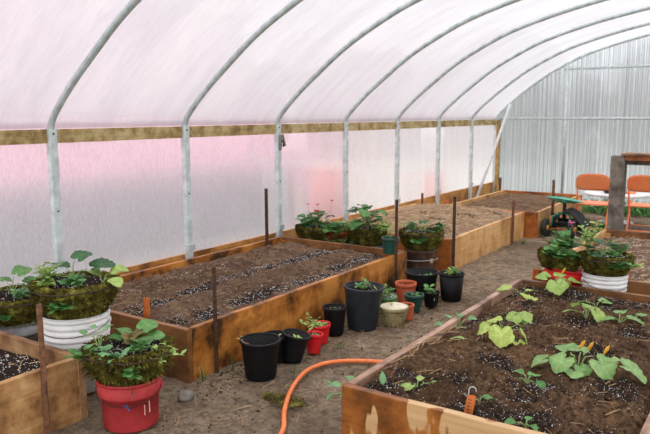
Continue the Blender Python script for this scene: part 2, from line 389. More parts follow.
# ribs: post + bent pipe
names = ['behind the camera', 'just outside the left edge', 'nearest the camera, at the left edge of the picture', 'second from the left, behind the near bed', 'third from the left with the leaf shaped clip', 'fourth from the left beside the flowering baskets',
         'fifth from the left behind the straw covered bed', 'sixth from the left, second before the corner', 'seventh from the left, last before the corner']
for k in range(-2, 7):
    y = Y0 + k * DY
    t = thing('greenhouse_rib', 'galvanised steel greenhouse rib, ' + names[k + 2], 'greenhouse rib', (WX, y, 0), group='steel ribs of the tunnel')
    for sgn, x in ((1, 0), (-1, 2 * AX - 2 * WX)):
        b = MB().box((x, 0, HIP / 2 + .005), (.045, .06, HIP + .01))
        b.build('post', M['galv'], t, bevel=.006)
        for bz in (HIP - .03, HIP - .55): MB().box((x + .024 * sgn, 0, bz), (.004, .012, .012)).build('bolt', M['wire'], t)
        MB().box((x + .02 * sgn, 0, .36), (.035, .075, .05)).build('bracket', M['galv_arch'], t)
    pts = [(ax - WX, 0, az) for ax, az in arch]
    MB().tube(pts, .023, 10).build('arch_pipe', M['galv_arch'], t)
t = thing('end_hoop', 'galvanised pipe hoop framing the corrugated end wall', 'greenhouse rib', (WX, YE - .05, 0), group='steel ribs of the tunnel')
MB().tube([(ax - WX, 0, az) for ax, az in arch], .024, 10).build('arch_pipe', M['galv'], t)
for x in (0, 2 * AX - 2 * WX): MB().box((x, 0, HIP / 2), (.06, .06, HIP)).build('post', M['galv'], t)
# end wall frame
t = thing('end_wall_frame', 'horizontal and upright steel pipes bracing the corrugated end wall', 'pipe frame', (0, YE - .06, 0))
MB().tube([(WX + .05, 0, 1.375), (-WX + 2 * AX - .05, 0, 1.375)], .021, 10).build('rail', M['galv'], t)
MB().tube([(-2.98, 0, 2.143), (2 * AX + 2.98, 0, 2.143)], .019, 10).build('rail', M['galv'], t)
for x in (-2.93, 3.2): MB().tube([(x, 0, 0), (x, 0, roof_z(x) - .02)], .022, 10).build('upright', M['galv'], t)
tag(MB().tube([(-3.82, YE - .10, 1.60), (-3.98, 10.16, .10)], .022, 10).build('brace_pipe', M['white_pipe']), 'white diagonal brace pipe leaning in the back left corner', 'brace')
# hip boards, baseboard, corner post
for i, (x, s) in enumerate(((WX - .024, 1), (2 * AX - WX + .024, -1))):
    struct(MB().box((x + .003 * s, (YE - 3.4) / 2, HIP - .047), (.036, YE + 3.4, .092)).build('trim_%d' % (1 + i), M['lumber']))
    struct(MB().box((x - .022 * s, (YE - 3.4) / 2, .15), (.035, YE + 3.4, .30)).build('baseboard_' + ('left', 'right')[i], M['base_y']))
struct(MB().box((WX + .075, YE - .14, HIP / 2 - .01), (.045, .09, HIP)).build('trim_3', M['post_lumber']))
# clip hanging on the third post
t = thing('leaf_clip', 'small leaf shaped metal clip hanging on the third post', 'clip', (WX + .04, Y0 + 2 * DY + .01, 1.175))
MB().box((0, -.012, .01), (.012, .03, .15), mat=Matrix.Rotation(-.12, 3, 'X')).build('blade', M['clip'], t, bevel=.005)
MB().box((.004, .03, .03), (.012, .025, .12), mat=Matrix.Rotation(.35, 3, 'X')).build('blade', M['clip'], t, bevel=.005)
MB().tube([(.012, 0, .03), (.014, .012, 0), (.012, .004, -.03)], .008, 6).build('spring', M['ink'], t)

# ------------------------------------------------------------------ outside
MBg = MB(); V = []; N = 30
for i in range(N + 1):
    for j in range(N + 1): V.append((-30 + 60 * i / N, -15 + 60 * j / N, -.06))
MBg.add(V, [(i * (N + 1) + j, (i + 1) * (N + 1) + j, (i + 1) * (N + 1) + j + 1, i * (N + 1) + j + 1) for i in range(N) for j in range(N)])
g = struct(MBg.build('ground', M['field']))
t = thing('barn', 'red building blurred behind the left plastic wall', 'building', (-9.8, 4.2, -.05))
MB().box((0, 0, 1.6), (3, 11.0, 3.2)).build('wall', M['barn'], t)
MB().add([(-1.7, -5.6, 3.2), (1.7, -5.6, 3.2), (0, -5.6, 5.6), (-1.7, 5.6, 3.2), (1.7, 5.6, 3.2), (0, 5.6, 5.6)], [(0, 1, 2), (3, 5, 4), (1, 4, 5, 2), (0, 2, 5, 3), (0, 3, 4, 1)]).build('roof', M['barn'], t)
tag(MB().lathe([(.28, 0), (.28, .85), (.0, .85)], 24).build('red_drum', M['drum'], None, (-4.75, 6.75, -.06)), 'red drum outside the plastic wall behind the flowering baskets', 'drum')
tag(MB().lathe([(.22, 0), (.22, .6), (.0, .6)], 24).build('red_drum', M['drum'], None, (-4.75, 9.6, -.06)), 'red drum outside the plastic wall behind the pale tan bed', 'drum')
t = MB().box((-6.0, 3.4, .35), (.3, 7.5, .9)).build('low_wall', M['greywall']); tag(t, 'grey low wall outside the lower left plastic wall', 'wall')
for i, (x, y, z, r) in enumerate([(-13.0, 22, 1.6, 2.3), (-7.6, 22, 1.7, 2.4), (-2.0, 22.5, 1.6, 2.3), (3.6, 22, 1.5, 2.2), (-18, 20, 1.5, 2.2)]):
    b = MB().blob((0, 0, z), r, 26, i, .6, .9)
    for q in range(40):
        a = rnd.uniform(0, 6.28); e = rnd.uniform(-.1, 1.2); b.blob((r * .8 * math.cos(a) * math.cos(e), r * .9 * math.sin(a) * math.cos(e), z + r * .8 * math.sin(e)), .5, 8, q)
    o = thing('hedge_tree', 'dark green tree blurred through the end wall, ' + ('second from the left', 'third from the left', 'fourth from the left', 'rightmost', 'leftmost')[i], 'tree', (x, y, -.06), group='trees behind the end wall')
    b.build('crown', M['hedge'], o); MB().tube([(0, 0, 0), (0, 0, z)], .15, 8).build('trunk', M['rust'], o)

# ------------------------------------------------------------------ dirt floor
def axis(a, b, c, d, coarse, fine):
    o = []; x = a
    while x < b: o.append(x); x += coarse
    x = b
    while x < c: o.append(x); x += fine
    x = c
    while x < d: o.append(x); x += coarse
    o.append(d); return o
gx = axis(WX - .03, -2.75, -1.40, 2 * AX - WX, .12, .016); gy = axis(-3.3, 1.6, 6.0, YE - .02, .05, .018)
def floor_z(x, y):
    return -.008 + .016 * fbm(x, y, 0, 1.7, 3) + .010 * fbm(x, y, 4, 9, 3) * .8 + .006 * fbm(x, y, 8, 28, 2)
V = [(x, y, floor_z(x, y)) for x in gx for y in gy]; n = len(gy)
struct(MB().add(V, [(i * n + j, (i + 1) * n + j, (i + 1) * n + j + 1, i * n + j + 1) for i in range(len(gx) - 1) for j in range(n - 1)], True).build('floor', M['dirt']))

# ------------------------------------------------------------------ raised beds
def board(name, mat, parent, x0, x1, y0, y1, z0, z1, sd=0):
    """plank with faintly uneven edges"""
    L = max(x1 - x0, y1 - y0); n = max(6, int(L / .12)); V = []; ax = 0 if (x1 - x0) > (y1 - y0) else 1
    for i in range(n + 1):
        t_ = i / n; e = .004 * noise.noise(Vector((t_ * 6 + sd, sd, 1))); u = .002 * noise.noise(Vector((t_ * 9 + sd, sd, 7)))
        for a, z in ((0, z0), (1, z0), (1, z1 + e), (0, z1 + e)):
            V.append((x0 + (x1 - x0) * t_, (y0 if a == 0 else y1) + u, z) if ax == 0 else ((x0 if a == 0 else x1) + u, y0 + (y1 - y0) * t_, z))
    F = [(i * 4 + k, (i + 1) * 4 + k, (i + 1) * 4 + (k + 1) % 4, i * 4 + (k + 1) % 4) for i in range(n) for k in range(4)] + [(3, 2, 1, 0), (n * 4, n * 4 + 1, n * 4 + 2, n * 4 + 3)]
    b = MB().add(V, F); return b.build(name, mat, parent, bevel=.003)
def bed(label, x0, x1, y0, y1, h, mx, my, posts=True, T=.036, mfar=None, seed=0):
    t = thing('raised_bed', label, 'raised bed', ((x0 + x1) / 2, (y0 + y1) / 2, 0)); cx, cy = (x0 + x1) / 2, (y0 + y1) / 2
    X, Y = (x1 - x0) / 2, (y1 - y0) / 2
    board('end_board', mx, t, -X, X, -Y, -Y + T, -.02, h, seed); board('end_board', mfar or mx, t, -X, X, Y - T, Y, -.02, h, seed + 1)
    board('side_board', my, t, -X, -X + T, -Y + T, Y - T, -.02, h, seed + 2); board('side_board', my, t, X - T, X, -Y + T, Y - T, -.02, h, seed + 3)
    if posts:
        for sx_, sy_ in ((-1, -1), (-1, 1), (1, -1), (1, 1)):
            MB().box((sx_ * (X - T - .021), sy_ * (Y - T - .021), h / 2 - .015), (.04, .04, h - .03)).build('corner_block', my, t)
    return t
def soil(label, x0, x1, y0, y1, zf, mat, step, pf=None):
    nx = max(4, int((x1 - x0) / step)); ny = max(4, int((y1 - y0) / step)); V = []; A = []
    for i in range(nx + 1):
        for j in range(ny + 1):
            x = x0 + (x1 - x0) * i / nx; y = y0 + (y1 - y0) * j / ny; V.append((x, y, zf(x, y))); A.append(min(1, pf(x, y) * 1.3) if pf else 0.0)
    b = MB().add(V, [(i * (ny + 1) + j, (i + 1) * (ny + 1) + j, (i + 1) * (ny + 1) + j + 1, i * (ny + 1) + j + 1) for i in range(nx) for j in range(ny)], True, A)
    # skirt down to the ground
    o = b.build('bed_soil', mat); tag(o, label, 'soil', kind='stuff'); return o
def edge(x, y, x0, x1, y0, y1, w=.12):
    d = min(x - x0, x1 - x, y - y0, y1 - y); return max(0, min(1, d / w)) ** .7
def lumps(x, y, sd, amp):
    c = noise.voronoi(Vector((x * 17, y * 17, sd)))[0][0]
    c2 = noise.voronoi(Vector((x * 38, y * 38, sd + 5)))[0][0]
    return amp * (.9 * fbm(x, y, sd, 5, 3) + .5 * fbm(x, y, sd + 3, 22, 4) + 1.0 * (.5 - c) * max(0, fbm(x, y, sd + 9, 3, 2) + .5) + .55 * (.45 - c2) * max(0, fbm(x, y, sd + 2, 6, 2) + .6))
def scatter(name, label, cat, mat, pts, zf, rmin, rmax, sd, kind='chip'):
    R = random.Random(sd); b = MB()
    for (x, y) in pts:
        r = R.uniform(rmin, rmax) * (1.0 if R.random() < .9 else 1.6)
        if kind == 'chip': b.chip((x, y, zf(x, y) + r * .3), r, R)
        elif kind == 'clod': b.blob((x, y, zf(x, y) + r * .05), r, 5, R.random() * 50, 1.3, .7)
        else: b.straw((x, y, zf(x, y) + .006), R.uniform(rmin, rmax), R.uniform(0, PI), R.uniform(-.12, .25), R.uniform(.0012, .0026), R)
    return tag(b.build(name, mat), label, cat, kind='stuff')
def pts_uniform(n, x0, x1, y0, y1, sd, dens=None):
    R = random.Random(sd); o = []
    while len(o) < n:
        x, y = R.uniform(x0, x1), R.uniform(y0, y1)
        if dens is None or R.random() < dens(x, y): o.append((x, y))
    return o
def patches(P):
    def d(x, y):
        v = 0
        for (px, py, r) in P: v = max(v, math.exp(-((x - px) ** 2 + (y - py) ** 2) / (r * r)))
        return v * (.45 + .9 * max(0, fbm(x, y, 2, 9, 2) + .35))
    return d

# bed 0 : lower left corner
bed('rough sawn raised bed in the lower left corner of the picture', -3.92, -2.735, -.6, 1.965, .30, M['plank_x'], M['plank_y'], seed=5)
z0 = lambda x, y: .235 + .0 + lumps(x, y, 11, .014) - .02 * (1 - edge(x, y, -3.885, -2.75, -.56, 1.93))
soil('dark potting soil in the lower left bed', -3.88, -2.772, .9, 1.927, z0, M['soil_black'], .012)
scatter('perlite', 'white perlite grains on the lower left bed soil', 'perlite', M['perlite'], pts_uniform(1500, -3.86, -2.79, 1.1, 1.91, 3), z0, .002, .0045, 4)
scatter('straw', 'straw bits on the lower left bed soil', 'straw', M['straw_pale'], pts_uniform(60, -3.86, -2.79, 1.1, 1.91, 5), z0, .02, .08, 6, 'straw')
# bed 1
b1 = (-3.94, -2.60, 2.52, 5.10)
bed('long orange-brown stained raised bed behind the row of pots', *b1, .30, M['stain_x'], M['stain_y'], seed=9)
z1 = lambda x, y: .262 + lumps(x, y, 21, .024) + .015 * math.sin((x + 3.9) * 9.5) - .03 * (1 - edge(x, y, -3.9, -2.64, 2.56, 5.06))
def den1(x, y):
    a = math.exp(-((x + 3.27 + .06 * math.sin(y * 2)) / .085) ** 2); c = math.exp(-((x + 2.84) / .07) ** 2) * .8; e = math.exp(-((x + 3.62) / .05) ** 2) * .25
    return max(a, c, e, .03) * (.25 + 1.2 * max(0, fbm(x, y, 6, 6, 3) + .4))
soil('brown soil with two pale perlite bands in the long stained bed', -3.902, -2.638, 2.558, 5.062, z1, M['soil_brown'], .011, den1)
scatter('perlite', 'pale perlite grains in bands on the long stained bed', 'perlite', M['perlite_dim'], pts_uniform(3600, -3.88, -2.66, 2.6, 5.04, 8, den1), z1, .002, .0042, 9)
scatter('soil_clods', 'dark loose crumbs on the long stained bed', 'soil crumbs', M['soil_black'], pts_uniform(1500, -3.88, -2.66, 2.6, 5.04, 18, den1), z1, .003, .007, 19, 'clod')
scatter('straw', 'dry straw pieces on the long stained bed', 'straw', M['straw'], pts_uniform(230, -3.88, -2.66, 2.6, 5.04, 10, lambda x, y: .25 + .75 * (x < -3.45)), z1, .02, .11, 11, 'straw')
# bed 2
b2 = (-3.94, -2.50, 5.78, 7.95)
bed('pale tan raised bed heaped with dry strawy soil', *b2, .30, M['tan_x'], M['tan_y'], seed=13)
z2 = lambda x, y: .27 + .09 * edge(x, y, -3.9, -2.54, 5.82, 7.91, .35) + lumps(x, y, 31, .022)
soil('pale dry soil heaped in the tan bed', -3.902, -2.538, 5.818, 7.912, z2, M['soil_pale'], .02)
dk = patches([(-2.78, 6.1, .14), (-2.95, 6.5, .12), (-2.85, 7.0, .1), (-3.3, 6.9, .1), (-2.7, 7.5, .1)])
scatter('soil_clods', 'dark crumbs on the pale tan bed', 'soil crumbs', M['clod'], pts_uniform(700, -3.88, -2.56, 5.84, 7.9, 33, dk), z2, .004, .010, 34, 'clod')
scatter('straw', 'bleached straw mulch on the pale tan bed', 'straw', M['straw_pale'], pts_uniform(1300, -3.88, -2.56, 5.84, 7.9, 35), z2, .03, .12, 36, 'straw')
# bed 3
b3 = (-3.53, -2.36, 7.97, 10.12)
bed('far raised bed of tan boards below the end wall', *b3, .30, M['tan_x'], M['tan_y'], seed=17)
z3 = lambda x, y: .245 + .04 * edge(x, y, -3.5, -2.4, 8.0, 10.1, .3) + lumps(x, y, 41, .02)
soil('reddish brown soil in the far bed', -3.492, -2.398, 8.008, 10.082, z3, M['soil_far'], .03)
scatter('straw', 'straw mulch on the far bed', 'straw', M['straw'], pts_uniform(600, -3.47, -2.42, 8.03, 10.05, 45), z3, .04, .13, 46, 'straw')
# bed 4 (foreground right)
b4 = (-1.495, -.32, 2.345, 4.66)
bed('foreground right raised bed of wet stained boards planted with squash seedlings', *b4, .30, M['fore_x'], M['side4'], mfar=M['stain_x'], seed=21)
z4 = lambda x, y: .272 + lumps(x, y, 51, .036) + .03 * math.exp(-((y - 2.98) / .35) ** 2) * edge(x, y, -1.46, -.35, 2.38, 4.62, .3) - .018 * (1 - edge(x, y, -1.46, -.36, 2.38, 4.62)) + .035 * math.exp(-((x + 1.40) / .07) ** 2 - ((y - 2.85) / .35) ** 2)
pp = patches([(-1.36, 2.46, .13), (-1.30, 2.62, .09), (-.95, 2.50, .12), (-.74, 2.50, .14), (-.50, 2.95, .13), (-1.03, 2.95, .10), (-1.43, 3.63, .13), (-.80, 2.75, .14), (-.72, 3.39, .15), (-1.36, 4.42, .17), (-1.22, 4.1, .1),
              (-.82, 4.40, .16), (-.6, 3.9, .12), (-1.1, 4.5, .2), (-1.13, 3.42, .09), (-1.19, 3.75, .15), (-.45, 2.5, .12), (-1.15, 2.72, .08), (-.6, 4.5, .14), (-.9, 3.95, .12)])
soil('rich dark brown soil in the foreground right bed', -1.457, -.358, 2.383, 4.622, z4, M['soil_dark'], .0085, pp)
scatter('soil_clods', 'black potting soil crumbs on the foreground right bed', 'soil crumbs', M['soil_black'], pts_uniform(3600, -1.44, -.37, 2.4, 4.6, 53, lambda x, y: max(pp(x, y) * 1.1, .04)), z4, .002, .005, 54, 'clod')
scatter('soil_clods', 'brown clods on the foreground right bed', 'soil crumbs', M['clod'], pts_uniform(2600, -1.44, -.37, 2.4, 4.6, 57), z4, .003, .011, 58, 'clod')
scatter('perlite', 'white perlite grains around the squash seedlings', 'perlite', M['perlite'], pts_uniform(5200, -1.44, -.37, 2.4, 4.6, 55, lambda x, y: max(pp(x, y), .05)), z4, .0011, .0026, 56)
scatter('straw', 'straw pieces on the foreground right bed', 'straw', M['straw'], pts_uniform(130, -1.44, -.37, 2.4, 4.6, 59), z4, .015, .085, 60, 'straw')
R = random.Random(61); b = MB()
for i in range(55):
    x, y = -1.43 + R.gauss(0, .035), R.uniform(2.65, 3.35); b.straw((x, y, z4(max(x, -1.455), y) + R.uniform(.0, .03)), R.uniform(.05, .16), R.uniform(.9, 1.9), R.uniform(-.1, .2), R.uniform(.0012, .0024), R)
tag(b.build('straw', M['straw']), 'loose tuft of straw on the left edge of the foreground right bed', 'straw', kind='stuff')
# bed 5
b5 = (-1.45, -.20, 5.00, 7.17)
bed('raised bed at the right edge behind the moss planters', *b5, .30, M['stain_x'], M['tan_y'], seed=25)
z5 = lambda x, y: .235 + .03 * edge(x, y, -1.41, -.24, 5.04, 7.13, .3) + lumps(x, y, 71, .02)
soil('brown strawy soil in the bed behind the moss planters', -1.412, -.3, 5.038, 7.132, z5, M['soil_far'], .02)
scatter('straw', 'straw on the bed behind the moss planters', 'straw', M['straw_pale'], pts_uniform(420, -1.40, -.45, 5.06, 7.1, 73), z5, .03, .1, 74, 'straw')
scatter('perlite', 'perlite grains on the bed behind the moss planters', 'perlite', M['perlite_dim'], pts_uniform(800, -1.40, -.5, 5.06, 7.1, 75), z5, .003, .006, 76)
# path litter
R = random.Random(81)
pl = [(R.gauss(-2.05, .3), R.uniform(1.9, 7.5)) for _ in range(420)] + [(R.gauss(-2.2, .25), R.uniform(3.6, 5.6)) for _ in range(260)]
pl = [(x, y) for x, y in pl if -2.57 < x < -1.52 and not (x < -2.52 and y > 5)]
scatter('straw', 'straw litter trodden into the dirt path', 'straw', M['straw'], pl, floor_z, .02, .12, 82, 'straw')
pc = [(R.uniform(-2.58, -1.52), R.uniform(1.8, 5.6)) for _ in range(1500)] + [(R.uniform(-2.58, -2.35), R.uniform(2.4, 3.6)) for _ in range(400)]
scatter('soil_clods', 'dark crumbs of earth scattered on the dirt path', 'soil crumbs', M['clod'], pc, floor_z, .002, .007, 84, 'clod')

# ------------------------------------------------------------------ stakes
def stake(label, x, y, zb, zt, mat, lean=(0, 0), wth=.018, name='garden_stake', T=True):
    h = zt - zb; t = MB()
    if T:   # T / angle section bar with rough edges
        t.box((0, 0, h / 2), (wth, .005, h)).box((0, .006, h / 2), (.005, .014, h))
    else: t.box((0, 0, h / 2), (wth, .012, h))
    o = t.build(name, mat, None, (x, y, zb), (lean[0], lean[1], .5)); return tag(o, label, 'stake', group='rusty stakes' if T else None)
stake('rusty stake against the lower left bed, in front of the moss basket', -2.718, 1.735, -.02, .615, M['rust_light'], wth=.026)
stake('rusty stake at the near end of the long stained bed', -2.58, 2.72, -.02, .613, M['rust'], wth=.022)
stake('rusty stake at the back edge of the long stained bed by the plastic wall', -3.88, 4.80, .2, .788, M['rust'], wth=.03)
stake('rusty stake beside the small green pot at the far corner of the stained bed', -2.575, 4.86, -.02, .765, M['rust'], wth=.024)
stake('rusty stake at the near corner of the pale tan bed', -2.475, 5.80, -.02, .70, M['rust'], wth=.028)
stake('rusty stake near the far end of the pale tan bed', -2.475, 7.45, -.02, .49, M['rust_light'], wth=.03)
stake('rusty stake against the far bed beside the garden seat', -2.335, 8.52, -.02, .64, M['rust_light'], wth=.035)
stake('short rusty stake at the back of the pale tan bed', -3.75, 7.76, .2, .465, M['rust_light'], wth=.03)
stake('short rusty stake at the far left corner of the far bed', -3.56, 10.06, .0, .49, M['rust_light'], wth=.04)
def wstake(label, x, y, zb, zt, wth, rz=.5, name='wooden_stake'):
    h = zt - zb; o = MB().add([(-wth / 2, -.006, h), (wth / 2, -.006, h), (wth / 2, .006, h), (-wth / 2, .006, h), (-wth / 2, -.006, .03), (wth / 2, -.006, .03), (wth / 2, .006, .03), (-wth / 2, .006, .03), (0, 0, -.03)],
        [(0, 1, 2, 3), (0, 4, 5, 1), (1, 5, 6, 2), (2, 6, 7, 3), (3, 7, 4, 0), (4, 8, 5), (5, 8, 6), (6, 8, 7), (7, 8, 4)]).build(name, M['wood_stake'], None, (x, y, zb), (0, .03, rz))
    return tag(o, label, 'stake')
wstake('short orange-brown wooden marker standing in the long stained bed', -3.055, 2.64, .25, .385, .036)
wstake('small orange wooden marker at the back of the pale tan bed', -3.40, 7.70, .30, .40, .06)
wstake('small orange wooden peg inside the bed behind the moss planters', -.86, 5.06, .22, .37, .04)
wstake('orange wooden peg at the near corner behind the red moss planter', -1.47, 4.96, .0, .31, .04)

# ------------------------------------------------------------------ plants
def sprig(mb, st, base, az, L, lean, n, ls, kind, R, cup=.2):
    """one stem with leaves along it"""
    b0 = Vector(base); d = Vector((math.cos(az) * math.sin(lean), math.sin(az) * math.sin(lean), math.cos(lean)))
    tip = b0 + d * L + Vector((0, 0, -.15 * L * math.sin(lean))); mid = b0 + d * L * .5 + Vector((0, 0, .06 * L))
    st.tube([b0, mid, tip], [.0022, .0018, .0012], 4)
    for i in range(n):
        t = .3 + .7 * i / max(1, n - 1); p = b0.lerp(mid, t * 2) if t < .5 else mid.lerp(tip, t * 2 - 1)
        mb.leaf(p, az + i * 2.4 + R.uniform(-.4, .4), R.uniform(-.1, .7), ls * R.uniform(.7, 1.15), kind, cup, R.uniform(-.4, .4), .3, R.randint(0, 999))
def clump(parent, name, base, n, L, spread, nl, ls, kind, mat, sd, flower=None, nf=0, label=None, fl_z=None):
    R = random.Random(sd); mb = MB(); st = MB()
    for i in range(int(n * 1.7)):
        az = i * 2.4 + R.uniform(-.5, .5); sprig(mb, st, (R.uniform(-.012, .012), R.uniform(-.012, .012), 0), az, L * R.uniform(.6, 1.15), spread * R.uniform(.3, 1.1), nl, ls * 1.2, kind, R)
    o = mb.build(name, mat, parent, base); st.build('stem', M['stem'], o)
    if flower:
        for i in range(nf):
            fb = MB(); a = R.uniform(0, 6.28); rr = L * R.uniform(.1, .5); c = (rr * math.cos(a), rr * math.sin(a), (fl_z or L) * R.uniform(.85, 1.1))
            for q in range(5): fb.leaf(c, q * 1.257 + a, .5, .026, 'round', .2, 0, .1, q)
            fb.tube([(c[0] * .2, c[1] * .2, 0), (c[0] * .7, c[1] * .7, c[2] * .6), c], .0016, 4)
            fb.build('flower', flower, o)
    if label: o['label'] = label
    return o
def big_leaves(mb, st, specs, R, base=(0, 0, 0)):
    """specs: (az, reach, height, size, kind, pitch)"""
    for (az, rc, h, s_, kind, pitch) in specs:
        b0 = Vector(base); h *= .8; e = b0 + Vector((math.cos(az) * rc, math.sin(az) * rc, h))
        st.tube([b0, b0.lerp(e, .5) + Vector((0, 0, h * .3 + .005)), e], [.0034, .003, .0022], 5)
        mb.leaf(e, az + R.uniform(-.3, .3), pitch, s_, kind, .35, R.uniform(-.3, .3), .45, R.randint(0, 999))
def seedling(name, label, x, y, z, specs, mat, sd, group='seedlings in the foreground right bed', blossoms=None):
    R = random.Random(sd); t = thing(name, label, 'plant', (x, y, z), group=group); mb = MB(); st = MB()
    big_leaves(mb, st, specs, R)
    mb.build('leaves', mat, t); st.build('stem', M['stem'], t)
    if blossoms:
        for (bx, by, bz, a) in blossoms:
            fb = MB(); c = Vector((bx, by, bz)); d = Vector((math.cos(a) * .5, math.sin(a) * .5, .85))
            fb.tube([c, c + d * .015, c + d * .035, c + d * .05], [.003, .007, .008, .001], 6); fb.build('blossom', M['blossom'], t)
    return t
# ---- seedlings of bed 4  (camera right in world = (.83,.56))
def S(ang): return math.atan2(.5585, .8295) + ang   # azimuth measured from picture-right, anticlockwise seen from above
def at4(x, y): return (x, y, z4(x, y) - .004)
seedling('squash_plant', 'largest pale yellow-green squash seedling in the middle of the bed', *at4(-1.13, 3.30), [(S(2.9), .045, .125, .095, 'squash', -.45), (S(-1.9), .02, .135, .115, 'squash', -.75), (S(.05), .075, .125, .03, 'round', -.2), (S(-.5), .085, .115, .10, 'squash', -.95), (S(-.85), .085, .05, .06, 'squash', -.6), (S(2.2), .02, .14, .07, 'squash', .1)], M['leaf_pale'], 101)
seedling('squash_leaf', 'flat pale leaf lying left of the largest squash seedling', *at4(-1.27, 3.20), [(S(2.9), .02, .012, .085, 'oval', .05)], M['leaf_lime'], 102)
seedling('squash_plant', 'small lime squash seedling between the largest one and the bed far edge', *at4(-1.20, 3.76), [(S(-2.4), .015, .075, .085, 'squash', -.5), (S(-.7), .015, .075, .085, 'squash', -.5), (S(-1.4), .015, .03, .07, 'squash', -.3), (S(1.2), .02, .05, .06, 'squash', .1)], M['leaf_lime'], 103)
seedling('squash_plant', 'pale broad leaved squash seedling at the far edge in front of the red planter', *at4(-1.19, 4.48), [(S(-1.9), .03, .12, .12, 'squash', -.6), (S(-.3), .03, .13, .09, 'squash', -.5), (S(.2), .11, .08, .09, 'squash', 0), (S(2.2), .04, .10, .10, 'squash', .2), (S(1.0), .05, .11, .08, 'squash', .3)], M['leaf_lime'], 104, blossoms=[(.03, .04, .12, 0)])
seedling('squash_plant', 'pale squash seedling at the far left corner of the bed', *at4(-1.34, 4.27), [(S(2.5), .07, .05, .10, 'squash', 0), (S(-1.2), .03, .03, .10, 'squash', -.1), (S(.3), .04, .04, .07, 'squash', .1)], M['leaf_pale'], 105)
seedling('squash_plant', 'squash seedling with a drooping leaf in the right half of the bed', *at4(-.88, 4.02), [(S(2.7), .04, .05, .09, 'squash', .1), (S(-.9), .04, .10, .10, 'squash', -.9), (S(2.4), .03, .11, .07, 'squash', -.3), (S(1.2), .02, .07, .08, 'squash', .2)], M['leaf_lime'], 106)
seedling('squash_plant', 'squash seedling at the right edge beyond the cucumber-like vine', *at4(-.70, 4.02), [(S(2.9), .02, .03, .08, 'squash', 0), (S(-.5), .03, .05, .10, 'squash', -.1), (S(1.2), .03, .06, .07, 'squash', .2), (S(.1), .11, .05, .09, 'squash', .1)], M['leaf_squash'], 107)
seedling('squash_plant', 'small squash seedling just in front of the white bucket', *at4(-.90, 4.36), [(S(2.9), .03, .04, .08, 'squash', .1), (S(0), .02, .05, .08, 'squash', .1), (S(-.6), .07, .02, .06, 'squash', 0)], M['leaf_squash'], 108)
seedling('squash_vine', 'sprawling squash vine with yellow blossoms at the right of the bed', *at4(-.70, 3.08), [(S(2.95), .12, .07, .10, 'squash', -.4), (S(-2.6), .055, .11, .105, 'squash', -.6), (S(-1.6), .01, .05, .07, 'squash', -.5), (S(2.0), .05, .09, .08, 'squash', .3), (S(-.6), .06, .105, .13, 'squash', -.65), (S(-2.2), .05, .03, .075, 'squash', .0),
    (S(1.0), .05, .09, .07, 'squash', .3), (S(-.35), .17, .075, .14, 'squash', -.4), (S(.1), .16, .05, .05, 'round', .2), (S(-2.9), .04, .045, .07, 'round', .1)], M['leaf_squash'], 109, blossoms=[(.03, .04, .09, S(0)), (.09, .085, .07, S(0)), (.0, .01, .10, S(0))])
seedling('squash_plant', 'small seedling left of the sprawling squash vine', *at4(-.86, 2.86), [(S(3.0), .035, .03, .05, 'squash', .1), (S(2.2), .02, .05, .05, 'round', .2), (S(-.6), .03, .02, .06, 'squash', -.1), (S(.7), .03, .035, .05, 'squash', .1)], M['leaf_mid'], 110)
seedling('squash_plant', 'small dark leaved seedling at the bottom edge of the bed', *at4(-.74, 2.47), [(S(2.9), .035, .025, .045, 'round', .1), (S(-.8), .01, .02, .05, 'round', 0), (S(.8), .01, .035, .04, 'round', .2), (S(0), .07, .015, .03, 'thin', .05)], M['leaf_mid'], 111)
seedling('squash_plant', 'seedling with a wilted leaf near the front left of the bed', *at4(-1.25, 2.57), [(S(-2.6), .02, .03, .065, 'squash', -.1), (S(1.0), .01, .04, .045, 'round', .3), (S(.2), .055, .025, .055, 'thin', .2), (S(2.9), .08, .015, .02, 'thin', .1)], M['leaf_lime'], 112)
seedling('bean_seedling', 'round leaved seedling leaning over the near left corner of the bed', *at4(-1.45, 2.42), [(S(2.4), .05, .07, .06, 'round', .2), (S(3.0), .085, .05, .065, 'round', .0), (S(-2.8), .05, .02, .045, 'round', 0), (S(3.3), .12, .02, .05, 'oval', -.6), (S(2.8), .13, .05, .035, 'oval', .2)], M['leaf_blue'], 113)
seedling('bean_seedling', 'small single upright leaf at the near left corner of the bed', *at4(-1.36, 2.46), [(S(1.4), .003, .01, .055, 'oval', 1.2)], M['leaf_blue'], 119)
seedling('bean_seedling', 'bluish round leaved seedling on the left edge of the bed', *at4(-1.45, 3.50), [(S(3.0), .09, .02, .05, 'round', .1), (S(2.3), .05, .06, .055, 'round', .2), (S(.3), .06, .06, .05, 'round', .2), (S(-1.0), .04, .02, .05, 'round', .1), (S(1.2), .03, .07, .05, 'round', .3), (S(0), .08, .02, .045, 'round', .0), (S(-2.3), .07, .01, .045, 'round', 0)], M['leaf_blue'], 114)
seedling('squash_plant', 'seedling leaf behind the orange plant label', *at4(-.955, 2.54), [(S(0), .01, .03, .065, 'squash', .0), (S(2.8), .015, .02, .035, 'round', .1)], M['leaf_mid'], 115)
